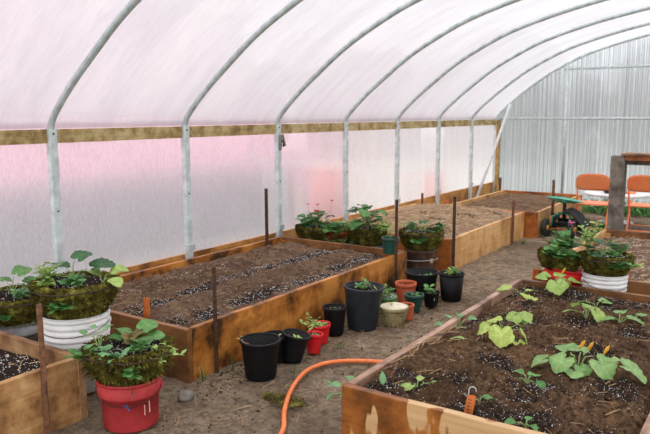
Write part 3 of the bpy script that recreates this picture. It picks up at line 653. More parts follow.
# plant label with wire hoop
t = thing('plant_label', 'orange wooden plant label with a wire loop', 'plant label', (-.975, 2.465, z4(-.975, 2.465) - .01), (-.15, .2, .55)); t.scale = (1.35, 1.35, 1.3)
MB().box((0, 0, .035), (.026, .004, .075)).build('tag_board', M['wood_stake'], t, bevel=.001)
b = MB()
for i in range(5): b.box((-.003 + .001 * math.sin(i * 5), -.0024, .058 - i * .010), (.010 + .004 * math.sin(i * 3), .0008, .0025))
b.build('handwriting', M['rust'], t)
MB().tube([(-.008, 0, .05)] + [(-.001 + .011 * math.cos(a), 0, .088 + .011 * math.sin(a)) for a in [PI - .2 - i * .45 for i in range(8)]], .0014, 6).build('wire_loop', M['galv'], t)

# ------------------------------------------------------------------ moss baskets
def moss_basket(label, x, y, z, Rr, H, sd, plants, tilt=(0, 0), hang=1.0, group='moss lined wire baskets', dens=1.0, rz=0, spill=0.0):
    R = random.Random(sd); t = thing('moss_basket', label, 'planter', (x, y, z), (tilt[0], tilt[1], rz), group)
    # liner
    b = MB(); n = 56; m_ = 14; V = []
    prof = []
    for i in range(m_ + 1):
        u = i / m_; prof.append((Rr * (.70 + .32 * math.sin(min(1, u * 1.15) * PI / 2)), u * H))
    prof += [(Rr * .96, H * 1.03), (Rr * .88, H * 1.0), (Rr * .84, H * .9)]
    for i, (r, zz) in enumerate(prof):
        for j in range(n):
            a = 2 * PI * j / n; k = 1 + .16 * fbm(math.cos(a) * 4, math.sin(a) * 4, zz * 22 + sd, 1, 4)
            zj = zz + .012 * noise.noise(Vector((math.cos(a) * 4, math.sin(a) * 4, sd + 9))) * (i > m_ - 3)
            V.append((r * k * math.cos(a), r * k * math.sin(a), zj))
    F = [(i * n + j, i * n + (j + 1) % n, (i + 1) * n + (j + 1) % n, (i + 1) * n + j) for i in range(len(prof) - 1) for j in range(n)] + [tuple(range(n))[::-1]]
    b.add(V, F, True)
    for i in range(int(5600 * dens)):
        a = R.uniform(0, 2 * PI); u = R.random() ** .8; q = min(m_, int(u * m_)); r = prof[q][0] * R.uniform(.97, 1.04); zz = u * H * 1.02
        if R.random() < .14: r = Rr * R.uniform(.84, 1.0); zz = H * 1.02
        c = Vector((r * math.cos(a), r * math.sin(a), zz)); o_ = Vector((math.cos(a), math.sin(a), R.uniform(-.9, .5))).normalized()
        o_ = (o_ + Vector((R.uniform(-.8, .8), R.uniform(-.8, .8), R.uniform(-.5, .6)))).normalized(); s_ = o_.cross(Vector((R.uniform(-1, 1), R.uniform(-1, 1), .7))).normalized() * R.uniform(.0012, .0038); L = R.uniform(.006, .028) * (1 + spill * (R.random() < .2))
        mid = c + o_ * L * .6; tip = c + o_ * L + Vector((0, 0, -L * .15)); up = Vector((0, 0, R.uniform(.001, .006)))
        b.add([c - s_ - up, c + s_ + up, mid + s_ * .8, mid - s_ * .8 + up, tip], [(0, 1, 2, 3), (3, 2, 4)], False)
    b.build('moss_liner', M['moss'], t)
    # soil with perlite
    V = []; ns = 24
    for i in range(9):
        for j in range(ns):
            a = 2 * PI * j / ns; r = Rr * .9 * i / 8; V.append((r * math.cos(a), r * math.sin(a), H * .93 + .008 * fbm(r * math.cos(a) * 20, r * math.sin(a) * 20, sd) + .012 * (1 - i / 8)))
    s_ = MB().add(V, [(i * ns + j, (i + 1) * ns + j, (i + 1) * ns + (j + 1) % ns, i * ns + (j + 1) % ns) for i in range(8) for j in range(ns)], True).build('potting_soil', M['soil_black'], t)
    p = MB()
    for i in range(int(70 * dens)):
        a = R.uniform(0, 6.28); r = Rr * .84 * math.sqrt(R.random()); p.chip((r * math.cos(a), r * math.sin(a), H * .95 + .014), R.uniform(.002, .0045), R)
    po = p.build('perlite', M['perlite'], s_); po['kind'] = 'stuff'
    # wire rim and ribs
    wr = MB(); rim = [(Rr * 1.11 * math.cos(a), Rr * 1.11 * math.sin(a), H * .9 + .004 * math.sin(3 * a + sd)) for a in [2 * PI * i / 40 for i in range(41)]]
    wr.tube(rim, .004, 6, False)
    for i in range(6):
        a = i * PI / 3 + .3; wr.tube([(prof[k][0] * 1.05 * math.cos(a), prof[k][0] * 1.05 * math.sin(a), prof[k][1]) for k in (0, 4, 8, 12)], .0016, 5)
    wr.build('wire_frame', M['wire'], t)
    for pdef in plants:
        k = pdef[0]
        if k == 'clump':    # ('clump', name, (x,y,z rel to R,R,H), n, L, spread, nl, ls, kind, mat, [flower, nf])
            _, nm, (px, py, pz), nn, L, sp, nl, ls, kd, mt = pdef[:10]
            fl = pdef[10] if len(pdef) > 10 else None; nf = pdef[11] if len(pdef) > 11 else 0
            clump(t, nm, (px * Rr, py * Rr, pz * H), nn, L, sp, nl, ls, kd, M[mt], R.randint(0, 9999), fl, nf)
        else:               # ('big', name, (x,y,z), specs, mat)
            _, nm, (px, py, pz), specs, mt = pdef
            mb = MB(); st = MB(); big_leaves(mb, st, specs, R); o = mb.build(nm, M[mt], t, (px * Rr, py * Rr, pz * H)); st.build('stem', M['stem'], o)
    return t
# picture-right in world is (.83,.56); toward the camera is (.55,-.82)
def PR(a, b): return (a * .8295 + b * .5528, a * .5585 - b * .8199)     # a: right, b: toward camera
def P3(a, b, z): q = PR(a, b); return (q[0], q[1], z)

# ------------------------------------------------------------------ buckets and pots
def bucket(label, x, y, mat, rt, rb, H, style='plain', tilt=(0, 0), group='buckets under the moss baskets', marks=None):
    t = thing('bucket', label, 'bucket', (x, y, .001), (tilt[0], tilt[1], 0), group)
    th = .004
    if style == 'ribbed':
        hb = H * .52; prof = [(rb, 0), (rb + (rt - rb) * .35, hb)]
        nr = 6; zz = hb
        for i in range(nr):
            h1 = (H - hb) / nr; r = rt * (.945 + .055 * (i + 1) / nr)
            prof += [(r * .955, zz), (r, zz + h1 * .2), (r * 1.005, zz + h1 * .55), (r * .955, zz + h1 * .85)]; zz += h1
        prof += [(rt, H - .004), (rt, H), (rt - th * 2, H), (rb - th, .01)]
        MB().lathe(prof, 56).build('body', mat, t)
    else:
        c = H - .075
        rc = rb + (rt * .93 - rb) * c / H
        prof = [(rb * .97, 0), (rb, .006), (rc, c), (rt * .985, c + .002), (rt * .985, c + .006), (rt * .99, c + .045), (rt * .955, c + .048), (rt * .955, H - .014), (rt, H - .012), (rt, H), (rt - .006, H), (rb - th, .012)]
        MB().lathe(prof, 56).build('body', mat, t)
    for s in (-1, 1):
        q = PR(s * 1.0, 0); MB().box((q[0] * rt * .985, q[1] * rt * .985, H - .045), (.02, .02, .022)).build('handle_lug', mat, t)
    pts = []
    for i in range(13):
        a = PI * i / 12; q = PR(math.cos(a) * rt * 1.03, math.sin(a) * rt * 1.06); pts.append((q[0], q[1], H - .045 - .05 * math.sin(a)))
    MB().tube(pts, .0018, 6).build('bail_handle', M['wire'], t)
    return t
# red bucket, lower left
t = bucket('scuffed red bucket under the nearest moss basket', -2.49, 2.03, M['red_old'], .150, .128, .235)
def on_cyl(mb, r, a, z, w_, h_, rot=0, k=3):
    """small curved decal strip on a cylinder, a = angle around"""
    V = []
    for i in range(k + 1):
        u = (i / k - .5) * w_
        for v in (-h_ / 2, h_ / 2):
            aa = a + (u * math.cos(rot) - v * math.sin(rot)) / r; V.append((r * math.cos(aa), r * math.sin(aa), z + u * math.sin(rot) + v * math.cos(rot)))
    mb.add(V, [(2 * i, 2 * i + 2, 2 * i + 3, 2 * i + 1) for i in range(k)])
ca = math.atan2(-2.03, 2.49)     # azimuth facing the camera
mb = MB(); on_cyl(mb, .1445, ca - .10, .130, .035, .006, -.9); on_cyl(mb, .1445, ca - .13, .142, .018, .006, .1); mb.build('pen_mark', M['blue_ink'], t)
mb = MB(); on_cyl(mb, .1435, ca + .62, .115, .006, .055, 0); on_cyl(mb, .1435, ca + .44, .105, .004, .05, 0); mb.build('scratch', M['scuff'], t)
moss_basket('moss basket on the scuffed red bucket beside the lower left bed', -2.49, 2.03, .235, .185, .145, 201, [
    ('big', 'begonia', P3(.1, -.1, .95), [(S(2.2), .05, .05, .09, 'lobed', .4), (S(.9), .04, .07, .10, 'lobed', .5), (S(-.6), .03, .05, .10, 'lobed', .2), (S(3.0), .04, .04, .08, 'lobed', .3), (S(0.2), .06, .04, .09, 'lobed', .3)], 'leaf_mid'),
    ('clump', 'red_edged_leaves', P3(.2, -.2, .95), 4, .07, .8, 3, .05, 'round', 'leaf_brown'),
    ('big', 'nasturtium', P3(-.7, 0, .9), [(S(2.9), .07, .08, .055, 'round', .3), (S(2.4), .04, .11, .05, 'round', .3), (S(.8), .02, .10, .06, 'round', .5), (S(-2.6), .08, .0, .04, 'round', 0), (S(-2.2), .04, .04, .06, 'oval', -.2)], 'leaf_blue'),
    ('clump', 'seedling', P3(.45, .35, .95), 5, .06, 1.0, 5, .028, 'oval', 'leaf_mid'),
    ('clump', 'seedling', P3(-.25, .75, .9), 4, .07, 1.3, 4, .045, 'oval', 'leaf_blue'),
    ('clump', 'trailing_sprig', P3(.35, 1.02, .38), 4, .055, 1.2, 5, .034, 'round', 'leaf_mid'),
    ('clump', 'trailing_sprig', P3(1.0, .35, .8), 5, .09, 1.4, 5, .026, 'oval', 'leaf_lime'),
    ('clump', 'trailing_sprig', P3(-1.0, .4, .7), 4, .07, 1.3, 4, .04, 'round', 'leaf_mid')], spill=1.2)
# white ribbed bucket
t = bucket('tall ribbed white bucket behind the lower left bed corner', -3.085, 2.18, M['white_pl'], .178, .150, .415, 'ribbed')
ca = math.atan2(-2.2, 3.0); mb = MB()
for i, (dx, dz, w_, h_, ro) in enumerate([(0, 0, .028, .005, .9), (.012, -.016, .03, .005, -.7), (-.012, -.02, .03, .005, 1.4), (.012, .02, .02, .004, .2), (0, -.04, .028, .005, .5), (.01, -.062, .024, .005, -.5), (-.008, -.08, .02, .005, .2)]):
    on_cyl(mb, .1585, ca + .47 + dx / .16, .15 + dz, w_, h_, ro)
mb.build('printed_mark', M['ink'], t)
moss_basket('large moss basket on the tall ribbed white bucket', -3.075, 2.18, .405, .205, .175, 203, [
    ('big', 'begonia', P3(-.05, 0, .95), [(S(2.6), .05, .09, .13, 'lobed', .35), (S(1.2), .02, .14, .11, 'lobed', .5), (S(.2), .08, .09, .14, 'lobed', .3), (S(-2.6), .05, .05, .13, 'lobed', .0), (S(-1.2), .04, .05, .10, 'lobed', 0)], 'leaf_dark'),
    ('clump', 'spiky_seedling', P3(-.65, .15, .95), 5, .11, .5, 7, .06, 'thin', 'leaf_lime'),
    ('clump', 'seedling', P3(.15, .45, .95), 7, .07, .9, 6, .034, 'oval', 'leaf_mid'),
    ('clump', 'seedling', P3(-.5, .55, .95), 4, .05, .9, 6, .03, 'oval', 'leaf_lime'),
    ('big', 'nasturtium', P3(.75, .1, .95), [(S(2.6), .03, .05, .09, 'round', .4), (S(.6), .04, .06, .10, 'round', .3), (S(-.6), .06, .04, .09, 'round', -.1)], 'leaf_lime'),
    ('clump', 'trailing_sprig', P3(.02, 1.02, .45), 6, .05, 1.1, 6, .036, 'round', 'leaf_mid')], tilt=(0, 0))
# far left basket
bucket('white bucket behind the lower left bed, half hidden', -3.78, 2.27, M['grey_pl'], .16, .14, .235)
moss_basket('moss basket at the left edge of the picture', -3.78, 2.27, .225, .215, .16, 205, [
    ('big', 'begonia', P3(-.1, 0, .95), [(S(2.6), .05, .09, .13, 'lobed', .35), (S(1.2), .02, .14, .12, 'lobed', .5), (S(.2), .05, .09, .11, 'lobed', .3), (S(-2.6), .05, .05, .12, 'lobed', .0)], 'leaf_mid'),
    ('clump', 'seedling', P3(.5, -.1, .95), 8, .10, .7, 6, .045, 'oval', 'leaf_blue'),
    ('clump', 'seedling', P3(.3, .4, .95), 5, .06, .7, 6, .035, 'oval', 'leaf_blue'),
    ('clump', 'trailing_sprig', P3(.1, 1.0, .35), 5, .05, 1.1, 6, .03, 'round', 'leaf_mid')])

def pot(label, x, y, mat, rt, rb, H, rim='roll', tilt=(0, 0, 0), fill=.8, plants=(), group=None, name='plant_pot', z=.001, square=False, soil_m='soil_black', chips=30, bands=0):
    t = thing(name, label, 'pot', (x, y, z), tilt, group); n = 4 if square else 44
    def rr(u): return rb + (rt - rb) * u
    th = .0035
    if rim == 'roll': body = [(rb * .97, 0), (rb, .005)] + [(rr(u / 12), H * u / 12) for u in range(1, 12)] + [(rt, H - .002), (rt - th, H - .002), (rr(.5) - th, H * .5), (rb - th, .012)]; rp = [(rt - .002, H - .012), (rt + .007, H - .010), (rt + .009, H - .004), (rt + .006, H + .003), (rt - .001, H + .004), (rt - .005, H - .001)]
    elif rim == 'band': body = [(rb * .97, 0), (rb, .005), (rr(.78), H * .78), (rt * .97, H - .002), (rt * .97 - th, H - .002), (rr(.5) - th, H * .5), (rb - th, .012)]; hB = max(.022, H * .2); rp = [(rr(.8), H - hB), (rt, H - hB + .001), (rt * 1.02, H), (rt * 1.02 - .006, H + .002), (rt - .010, H - .004), (rt - .010, H - hB + .004)]
    else: body = [(rb * .97, 0), (rb, .005), (rt, H - .002), (rt - th, H - .002), (rr(.5) - th, H * .5), (rb - th, .012)]; rp = [(rt - .001, H - .01), (rt + .004, H - .009), (rt + .004, H), (rt - .003, H)]
    def mk(prof, nm, mt):
        b = MB(); loop = nm == 'rim'
        if loop: prof = prof + [prof[0]]
        if square:
            V = []; k = 8
            for (r, zz) in prof:
                for j in range(4 * k):
                    a = 2 * PI * j / (4 * k) + PI / 4; q = r / max(abs(math.cos(a)), abs(math.sin(a))); q = min(q, r * 1.28); V.append((q * math.cos(a), q * math.sin(a), zz))
            m_ = 4 * k; b.add(V, [(i * m_ + j, i * m_ + (j + 1) % m_, (i + 1) * m_ + (j + 1) % m_, (i + 1) * m_ + j) for i in range(len(prof) - 1) for j in range(m_)] + ([] if loop else [tuple(range(m_))[::-1], tuple((len(prof) - 1) * m_ + j for j in range(m_))]), False)
        else: b.lathe(prof, n, cap=not loop)
        return b.build(nm, mt, t)
    mk(body, 'body', mat); mk(rp, 'rim', mat)
    if bands:
        b = MB(); zb = H * .62
        for j in range(26):
            a = 2 * PI * j / 26; r = rr(.66) + .002; b.blob((r * math.cos(a), r * math.sin(a), zb + .004 * (-1) ** j), .0075, 6, j, .1)
        for zz in (zb + .016, zb - .016): b.tube([((rr(.66) + .002) * math.cos(2 * PI * j / 36), (rr(.66) + .002) * math.sin(2 * PI * j / 36), zz) for j in range(37)], .003, 6, False)
        b.build('relief_band', M['cream'], t)
        b = MB()
        for j in range(14):
            a = 2 * PI * j / 14; b.tube([((rb + .002) * math.cos(a), (rb + .002) * math.sin(a), .01), ((rr(.5) + .001) * math.cos(a), (rr(.5) + .001) * math.sin(a), H * .5)], .005, 6)
        b.build('fluting', M['cream'], t)
    R = random.Random(int(x * 1000 + y * 77))
    V = []; rs = (rr(fill) - th) * .985; zs = H * fill; m_ = 22
    sm = 1.0 if not square else .98
    for i in range(7):
        for j in range(m_):
            a = 2 * PI * j / m_; r = rs * i / 6; V.append((r * math.cos(a), r * math.sin(a), zs + .004 * fbm(r * math.cos(a) * 30, r * math.sin(a) * 30, x) + .006 * (1 - i / 6)))
    so = MB().add(V, [(i * m_ + j, (i + 1) * m_ + j, (i + 1) * m_ + (j + 1) % m_, i * m_ + (j + 1) % m_) for i in range(6) for j in range(m_)], True).build('potting_soil', M[soil_m], t)
    if chips:
        p = MB()
        for i in range(chips):
            a = R.uniform(0, 6.28); r = rs * .92 * math.sqrt(R.random()); p.chip((r * math.cos(a), r * math.sin(a), zs + .006), R.uniform(.002, .004), R)
        po = p.build('perlite', M['perlite'], so); po['kind'] = 'stuff'
    for pd in plants:
        nm, (px, py), nn, L, sp, nl, ls, kd, mt = pd
        clump(t, nm, (px * rt, py * rt, zs), nn, L, sp, nl, ls, kd, M[mt], R.randint(0, 9999))
    return t
G = 'pots lined up along the stained bed'
def lean(a, amt):   # tilt so that the top moves toward picture-right by angle amt
    return (-.5585 * amt, .8295 * amt, 0)
t = pot('largest black pot at the near end of the row, nearest the camera', -2.335, 2.815, M['black_pl'], .108, .086, .215, fill=.25, group=G, chips=0)
MB().leaf((-.105, -.04, .205), S(2.9), .3, .03, 'oval').leaf((-.10, -.03, .21), S(2.2), .5, .025, 'oval').build('weed_leaf', M['leaf_lime'], t)
MB().tube([(-.10, -.05, .215), (-.05, -.085, .214), (.0, -.10, .218)], .0022, 5).build('dry_stem', M['straw'], t)
pot('black pot tucked between the two front black pots', -2.425, 3.06, M['black_pl'], .078, .060, .155, fill=.75, group=G, chips=4, plants=[('seedling', (.3, 0), 2, .04, .8, 3, .022, 'oval', 'leaf_lime')])
pot('black pot tipped to the right beside the red pots', -2.345, 3.115, M['black_wet'], .080, .060, .165, tilt=lean(0, .2), fill=.75, group=G, chips=6, plants=[('seedling', (.1, .1), 2, .03, .9, 4, .026, 'oval', 'leaf_lime')])
pot('smaller red pot in front of the other red pot', -2.315, 3.30, M['red_pl'], .052, .040, .122, rim='band', fill=.85, group=G, tilt=lean(0, .10), plants=[('seedling', (0, 0), 2, .02, .8, 3, .018, 'oval', 'leaf_mid')])
pot('red pot with a leaning seedling', -2.375, 3.47, M['red_pl'], .072, .046, .125, rim='band', fill=.88, group=G, tilt=lean(0, -.08), chips=70, plants=[('seedling', (-.5, -.2), 4, .09, 1.1, 6, .028, 'oval', 'leaf_lime'), ('seedling', (.1, 0), 2, .03, .9, 4, .03, 'oval', 'leaf_lime')])
pot('plain black pot between the red pot and the charcoal pot', -2.40, 3.67, M['black_pl'], .076, .058, .185, fill=.9, group=G, chips=5, plants=[('seedling', (.2, 0), 1, .02, .8, 3, .02, 'oval', 'leaf_mid')])
t = pot('biggest charcoal pot with a wilted plant, middle of the row', -2.315, 3.885, M['char_pl'], .134, .100, .292, fill=.88, group=G, tilt=lean(0, .04), chips=20, plants=[('plant', (-.2, .1), 4, .07, 1.1, 2, .06, 'oval', 'leaf_mid')])
MB().tube([(0, 0, .25), (-.004, .004, .30), (-.014, .01, .345)], [.005, .004, .002], 6).tube([(0, 0, .25), (.03, .02, .31), (.06, .035, .295)], [.004, .003, .002], 6).tube([(0, 0, .25), (.015, .012, .32)], [.004, .002], 6).build('dead_stem', M['stem_dry'], t)
MB().leaf((.055, .035, .30), S(-.3), -.9, .05, 'oval').leaf((.02, .02, .30), S(.2), -.6, .04, 'oval').build('dry_leaf', M['leaf_lime'], t)
pot('black pot behind the cream pot', -2.40, 4.13, M['black_pl'], .062, .050, .14, fill=.85, group=G, chips=4, plants=[('seedling', (0, 0), 3, .04, .8, 4, .022, 'oval', 'leaf_mid')])
pot('green pot filled with perlite soil behind the cream pot', -2.345, 4.30, M['lime_pl'], .070, .052, .125, rim='band', fill=.94, group=G, chips=160, plants=[('plant', (-.5, -.6), 5, .10, .7, 6, .03, 'oval', 'leaf_lime'), ('plant', (.0, -.7), 4, .12, .7, 5, .03, 'oval', 'leaf_mid')])
pot('cream pot with a raised relief band and a pale crust on top', -2.16, 4.055, M['cream'], .100, .064, .135, rim='band', fill=1.0, group=G, soil_m='crust', chips=0, bands=1, plants=[('seedling', (-.2, .1), 2, .02, 1.0, 3, .022, 'thin', 'leaf_lime')])
pot('small terracotta pot hidden behind the cream pot', -2.15, 4.225, M['terra'], .056, .046, .11, rim='band', fill=.85, group=G, chips=5)
pot('large terracotta pot behind the green pots', -2.37, 4.64, M['terra'], .083, .062, .153, rim='band', fill=.8, group=G, chips=5)
pot('dark green pot between the terracotta pot and the tagged pot', -2.195, 4.435, M['green_pl'], .073, .044, .130, rim='band', fill=.88, group=G, chips=8, plants=[('seedling', (.2, .1), 2, .02, .9, 3, .028, 'oval', 'leaf_mid')])
t = pot('small square black pot with a white sticker', -2.145, 4.625, M['black_pl'], .052, .040, .112, rim='lip', fill=.88, group=G, chips=8, square=True, plants=[('seedling', (-.2, 0), 3, .05, .9, 3, .034, 'round', 'leaf_mid')])
MB().box((.034, -.040, .070), (.024, .002, .024), rz=.0).build('sticker', M['tag'], t, rot=(0, 0, 0))
pot('wide black tub behind the small pots at the far end of the row', -2.335, 4.85, M['black_wet'], .128, .102, .20, fill=.75, group=G, chips=12, plants=[('seedling', (.4, .2), 3, .04, .8, 3, .03, 'oval', 'leaf_mid')])
pot('angular black pot with seedlings at the far end of the row', -2.095, 4.885, M['black_pl'], .098, .078, .215, rim='lip', fill=.92, group=G, chips=20, plants=[('seedling', (-.2, 0), 4, .05, .9, 5, .038, 'oval', 'leaf_lime'), ('seedling', (.3, .3), 3, .05, .9, 4, .034, 'oval', 'leaf_mid')])
# little green pot resting on the corner of the stained bed
pot('small dark green pot on the far corner of the stained bed', -2.665, 4.925, M['green_pl'], .074, .056, .135, rim='band', fill=.8, chips=6, z=.303, group='green pots on the bed corner', plants=[('seedling', (0, 0), 3, .14, .3, 6, .03, 'thin', 'leaf_lime')])

# ribbed wooden tub with the basket
t = thing('wooden_tub', 'dark weathered round wooden tub with a wire around it', 'tub', (-2.64, 5.46, .001))
b = MB().lathe([(.120, 0), (.124, .02), (.126, .08), (.132, .085), (.130, .13), (.136, .135), (.134, .18), (.141, .185), (.139, .23), (.146, .235), (.145, .262), (.135, .262), (.112, .02)], 40); b.build('body', M['barrel'], t)
MB().tube([(.149 * math.cos(a), .149 * math.sin(a), .165 + .01 * math.cos(a + .4)) for a in [2 * PI * i / 36 for i in range(37)]], .003, 6, False).build('wire_band', M['galv_arch'], t)
q = PR(.5, .90); MB().box((q[0] * .148, q[1] * .148, .17), (.022, .012, .035), rz=.6).build('wire_knot', M['straw_pale'], t)
moss_basket('moss basket on the weathered wooden tub', -2.64, 5.46, .262, .182, .155, 207, [
    ('big', 'begonia', P3(0, 0, .95), [(S(2.6), .05, .06, .10, 'lobed', .35), (S(1.2), .02, .08, .09, 'lobed', .5), (S(.2), .07, .06, .12, 'lobed', .2), (S(-.9), .05, .03, .10, 'lobed', .0)], 'leaf_dark'),
    ('clump', 'seedling', P3(.8, 0, .9), 7, .09, .7, 6, .035, 'oval', 'leaf_mid'),
    ('clump', 'seedling', P3(-.5, -.2, .95), 6, .08, .7, 6, .035, 'oval', 'leaf_mid'),
    ('clump', 'trailing_sprig', P3(-.3, 1.0, .5), 6, .06, 1.2, 6, .035, 'round', 'leaf_mid')])
# flowering baskets behind the stained bed
def stand(label, x, y, rt, H, mat='green_pl'):
    pot(label, x, y, M[mat], rt, rt * .8, H, rim='band', fill=.9, chips=0, group='plant pots carrying the flowering baskets')
stand('dark green pot hidden under the pink flowering basket', -3.74, 5.40, .15, .235)
stand('dark green pot under the leafy strawberry basket', -3.17, 5.42, .175, .255)
stand('dark green pot under the small red flowering basket', -3.47, 5.40, .105, .235)
moss_basket('moss basket with pink and red flowers against the plastic wall', -3.74, 5.40, .225, .19, .15, 209, [
    ('big', 'begonia', P3(0, 0, .95), [(S(2.8), .07, .07, .10, 'round', .3), (S(1.2), .04, .13, .11, 'round', .5), (S(.3), .09, .10, .10, 'round', .3), (S(-.9), .08, .04, .09, 'round', -.1), (S(-2.2), .08, .04, .09, 'round', -.1), (S(2.0), .06, .13, .10, 'lobed', .4)], 'leaf_dark'),
    ('clump', 'leafy_seedling', P3(-.5, .1, .95), 6, .12, .7, 4, .07, 'round', 'leaf_blue'),
    ('clump', 'flowering_plant', P3(.0, .3, .95), 4, .14, .5, 4, .05, 'round', 'leaf_mid', M['red_fl'], 2),
    ('clump', 'flower_stalk', P3(-.2, 0, .95), 1, .20, .35, 4, .02, 'oval', 'leaf_mid', M['pink'], 1),
    ('clump', 'flower_stalk', P3(.5, 0, .95), 2, .22, .3, 4, .025, 'oval', 'leaf_mid', M['pink'], 2),
    ('clump', 'trailing_sprig', P3(.6, .9, .7), 5, .09, 1.3, 4, .05, 'round', 'leaf_mid')])
moss_basket('moss basket overflowing with tall strawberry leaves', -3.17, 5.42, .25, .158, .155, 211, [
    ('big', 'strawberry', P3(0, 0, .95), [(S(a), .03 + .04 * (i % 3), .08 + .04 * (i % 5), .11, 'lobed', .35 - .3 * (i % 3)) for i, a in enumerate([0, .8, 1.6, 2.3, 3.0, 3.8, 4.6, 5.3, .4, 2.0, 3.4, 4.2, 5.0, 5.8, 4.4, 4.9, 3.9])], 'leaf_mid'),
    ('big', 'strawberry', P3(-.1, 0, .95), [(S(a), .03 + .04 * (i % 3), .17 + .03 * (i % 2), .11, 'lobed', .4) for i, a in enumerate([.2, 1.4, 2.7, 4.0, 5.2])], 'leaf_dark'),
    ('clump', 'trailing_sprig', P3(.6, .9, .75), 7, .12, 1.0, 6, .03, 'oval', 'leaf_lime'),
    ('clump', 'trailing_sprig', P3(.9, .5, .9), 6, .10, .9, 6, .03, 'oval', 'leaf_lime')])
moss_basket('small moss basket with red flowers between the two leafy baskets', -3.47, 5.40, .225, .115, .125, 213, [
    ('clump', 'leafy_plant', P3(-.2, 0, .95), 8, .12, .9, 4, .055, 'round', 'leaf_blue'),
    ('clump', 'leafy_plant', P3(.4, .3, .9), 6, .10, .9, 4, .04, 'round', 'leaf_lime'),
    ('clump', 'trailing_flower', P3(.3, 1.0, .3), 4, .07, 1.3, 2, .03, 'oval', 'leaf_mid', M['red_fl'], 5),
    ('clump', 'trailing_flower', P3(-.9, .9, .35), 3, .07, 1.3, 2, .03, 'oval', 'leaf_mid', M['red_fl'], 4)], dens=.6)
# right hand planters between the beds
bucket('bright red bucket leaning under the bronze leaved moss basket', -1.26, 4.825, M['red_pl'], .145, .125, .37, tilt=(-.10, .10))
bucket('white ribbed bucket beside the bright red bucket', -.955, 4.84, M['white_pl'], .148, .128, .375, 'ribbed')
moss_basket('bronze leaved moss basket on the bright red bucket', -1.265, 4.83, .362, .135, .12, 215, [
    ('big', 'begonia', P3(0, 0, .95), [(S(2.8), .06, .07, .09, 'lobed', .3), (S(1.2), .03, .09, .09, 'lobed', .5), (S(.3), .06, .06, .09, 'lobed', .3), (S(-2.2), .05, .04, .09, 'lobed', -.1), (S(1.9), .08, .08, .10, 'lobed', .4)], 'leaf_brown'),
    ('clump', 'leafy_plant', P3(.1, -.2, .95), 6, .14, .6, 4, .065, 'lobed', 'leaf_mid'),
    ('clump', 'nasturtium', P3(-.5, .8, .8), 7, .09, 1.2, 4, .05, 'round', 'leaf_mid'),
    ('clump', 'nasturtium', P3(.2, .9, .8), 5, .07, 1.2, 4, .045, 'round', 'leaf_mid')], tilt=(-.08, .08))
moss_basket('broad moss basket with dark leaves on the white ribbed bucket', -.955, 4.84, .365, .158, .13, 217, [
    ('big', 'cabbage', P3(-.1, 0, .95), [(S(2.9), .06, .06, .15, 'lobed', .3), (S(1.8), .03, .09, .14, 'lobed', .4), (S(.5), .05, .07, .12, 'lobed', .3), (S(-2.4), .04, .03, .10, 'lobed', -.1)], 'leaf_dark'),
    ('clump', 'tall_weed', P3(-.6, -.5, .95), 6, .24, .45, 9, .035, 'oval', 'leaf_lime', M['pink'], 1),
    ('clump', 'seedling', P3(.6, -.1, .95), 6, .11, .8, 7, .03, 'oval', 'leaf_mid'),
    ('clump', 'seedling', P3(.2, .3, .95), 5, .05, .9, 6, .03, 'oval', 'leaf_mid'),
    ('clump', 'nasturtium', P3(.05, 1.0, .55), 6, .06, 1.2, 4, .05, 'round', 'leaf_mid'),
    ('clump', 'trailing_sprig', P3(.8, .7, .5), 5, .08, 1.2, 6, .028, 'oval', 'leaf_lime')])

# ------------------------------------------------------------------ hose, stone, weeds
pts = cr_spline([(-1.66, 1.75, .013), (-1.73, 2.1, .013), (-1.81, 2.33, .014), (-1.93, 2.5, .014), (-2.045, 2.70, .014), (-2.12, 2.88, .014), (-2.15, 3.02, .014), (-2.13, 3.14, .014), (-2.068, 3.23, .014), (-1.97, 3.30, .014), (-1.85, 3.36, .014), (-1.70, 3.45, .014), (-1.60, 3.62, .014), (-1.58, 3.9, .014), (-1.60, 4.4, .014)], 6)
tag(MB().tube(pts, .0125, 10).build('garden_hose', M['hose']), 'orange garden hose curving over the dirt path', 'hose')
tag(MB().blob((0, 0, .012), .042, 14, 3, .4, .65).build('stone', M['stone'], None, (-2.47, 2.37, 0)), 'grey fist sized stone beside the near corner of the stained bed', 'stone')
def tuft(label, x, y, n, h, mat, sd, spread=.5, z=0, name='grass_tuft', wid=.004):
    R = random.Random(sd); b = MB()
    for i in range(n):
        a = R.uniform(0, 6.28); L = h * R.uniform(.5, 1.1); s_ = R.uniform(.1, spread); p = Vector((R.uniform(-.02, .02), R.uniform(-.02, .02), 0)); d = Vector((math.cos(a) * s_, math.sin(a) * s_, 1)).normalized(); wv = Vector((-math.sin(a), math.cos(a), 0)) * wid
        q = p + d * L * .6; e = p + d * L + Vector((math.cos(a), math.sin(a), -.3)) * L * .3 * s_
        b.add([p - wv, p + wv, q + wv * .8, q - wv * .8, e], [(0, 1, 2, 3), (3, 2, 4)], True)
    return tag(b.build(name, mat, None, (x, y, z)), label, 'grass')
tuft('thin grass blades at the foot of the stained bed left of the pots', -2.55, 2.60, 6, .14, M['grass'], 1)
tuft('grass blades beside the rusty stake of the stained bed', -2.53, 2.80, 5, .10, M['grass'], 2)
tuft('grass blades in front of the black pots', -2.20, 2.93, 4, .08, M['grass'], 3)
tuft('low weeds in front of the red pots', -2.22, 3.45, 12, .04, M['grass'], 4, 1.5)
tuft('green weeds behind the garden seat', -2.0, 8.95, 30, .14, M['leaf_mid'], 5, 1.2, wid=.01)
tuft('green weeds under the left orange chair', -1.80, 8.75, 40, .16, M['leaf_mid'], 6, 1.2, wid=.012)
tuft('green weeds beside the right orange chair', -1.30, 9.3, 30, .16, M['leaf_mid'], 7, 1.2, wid=.012)
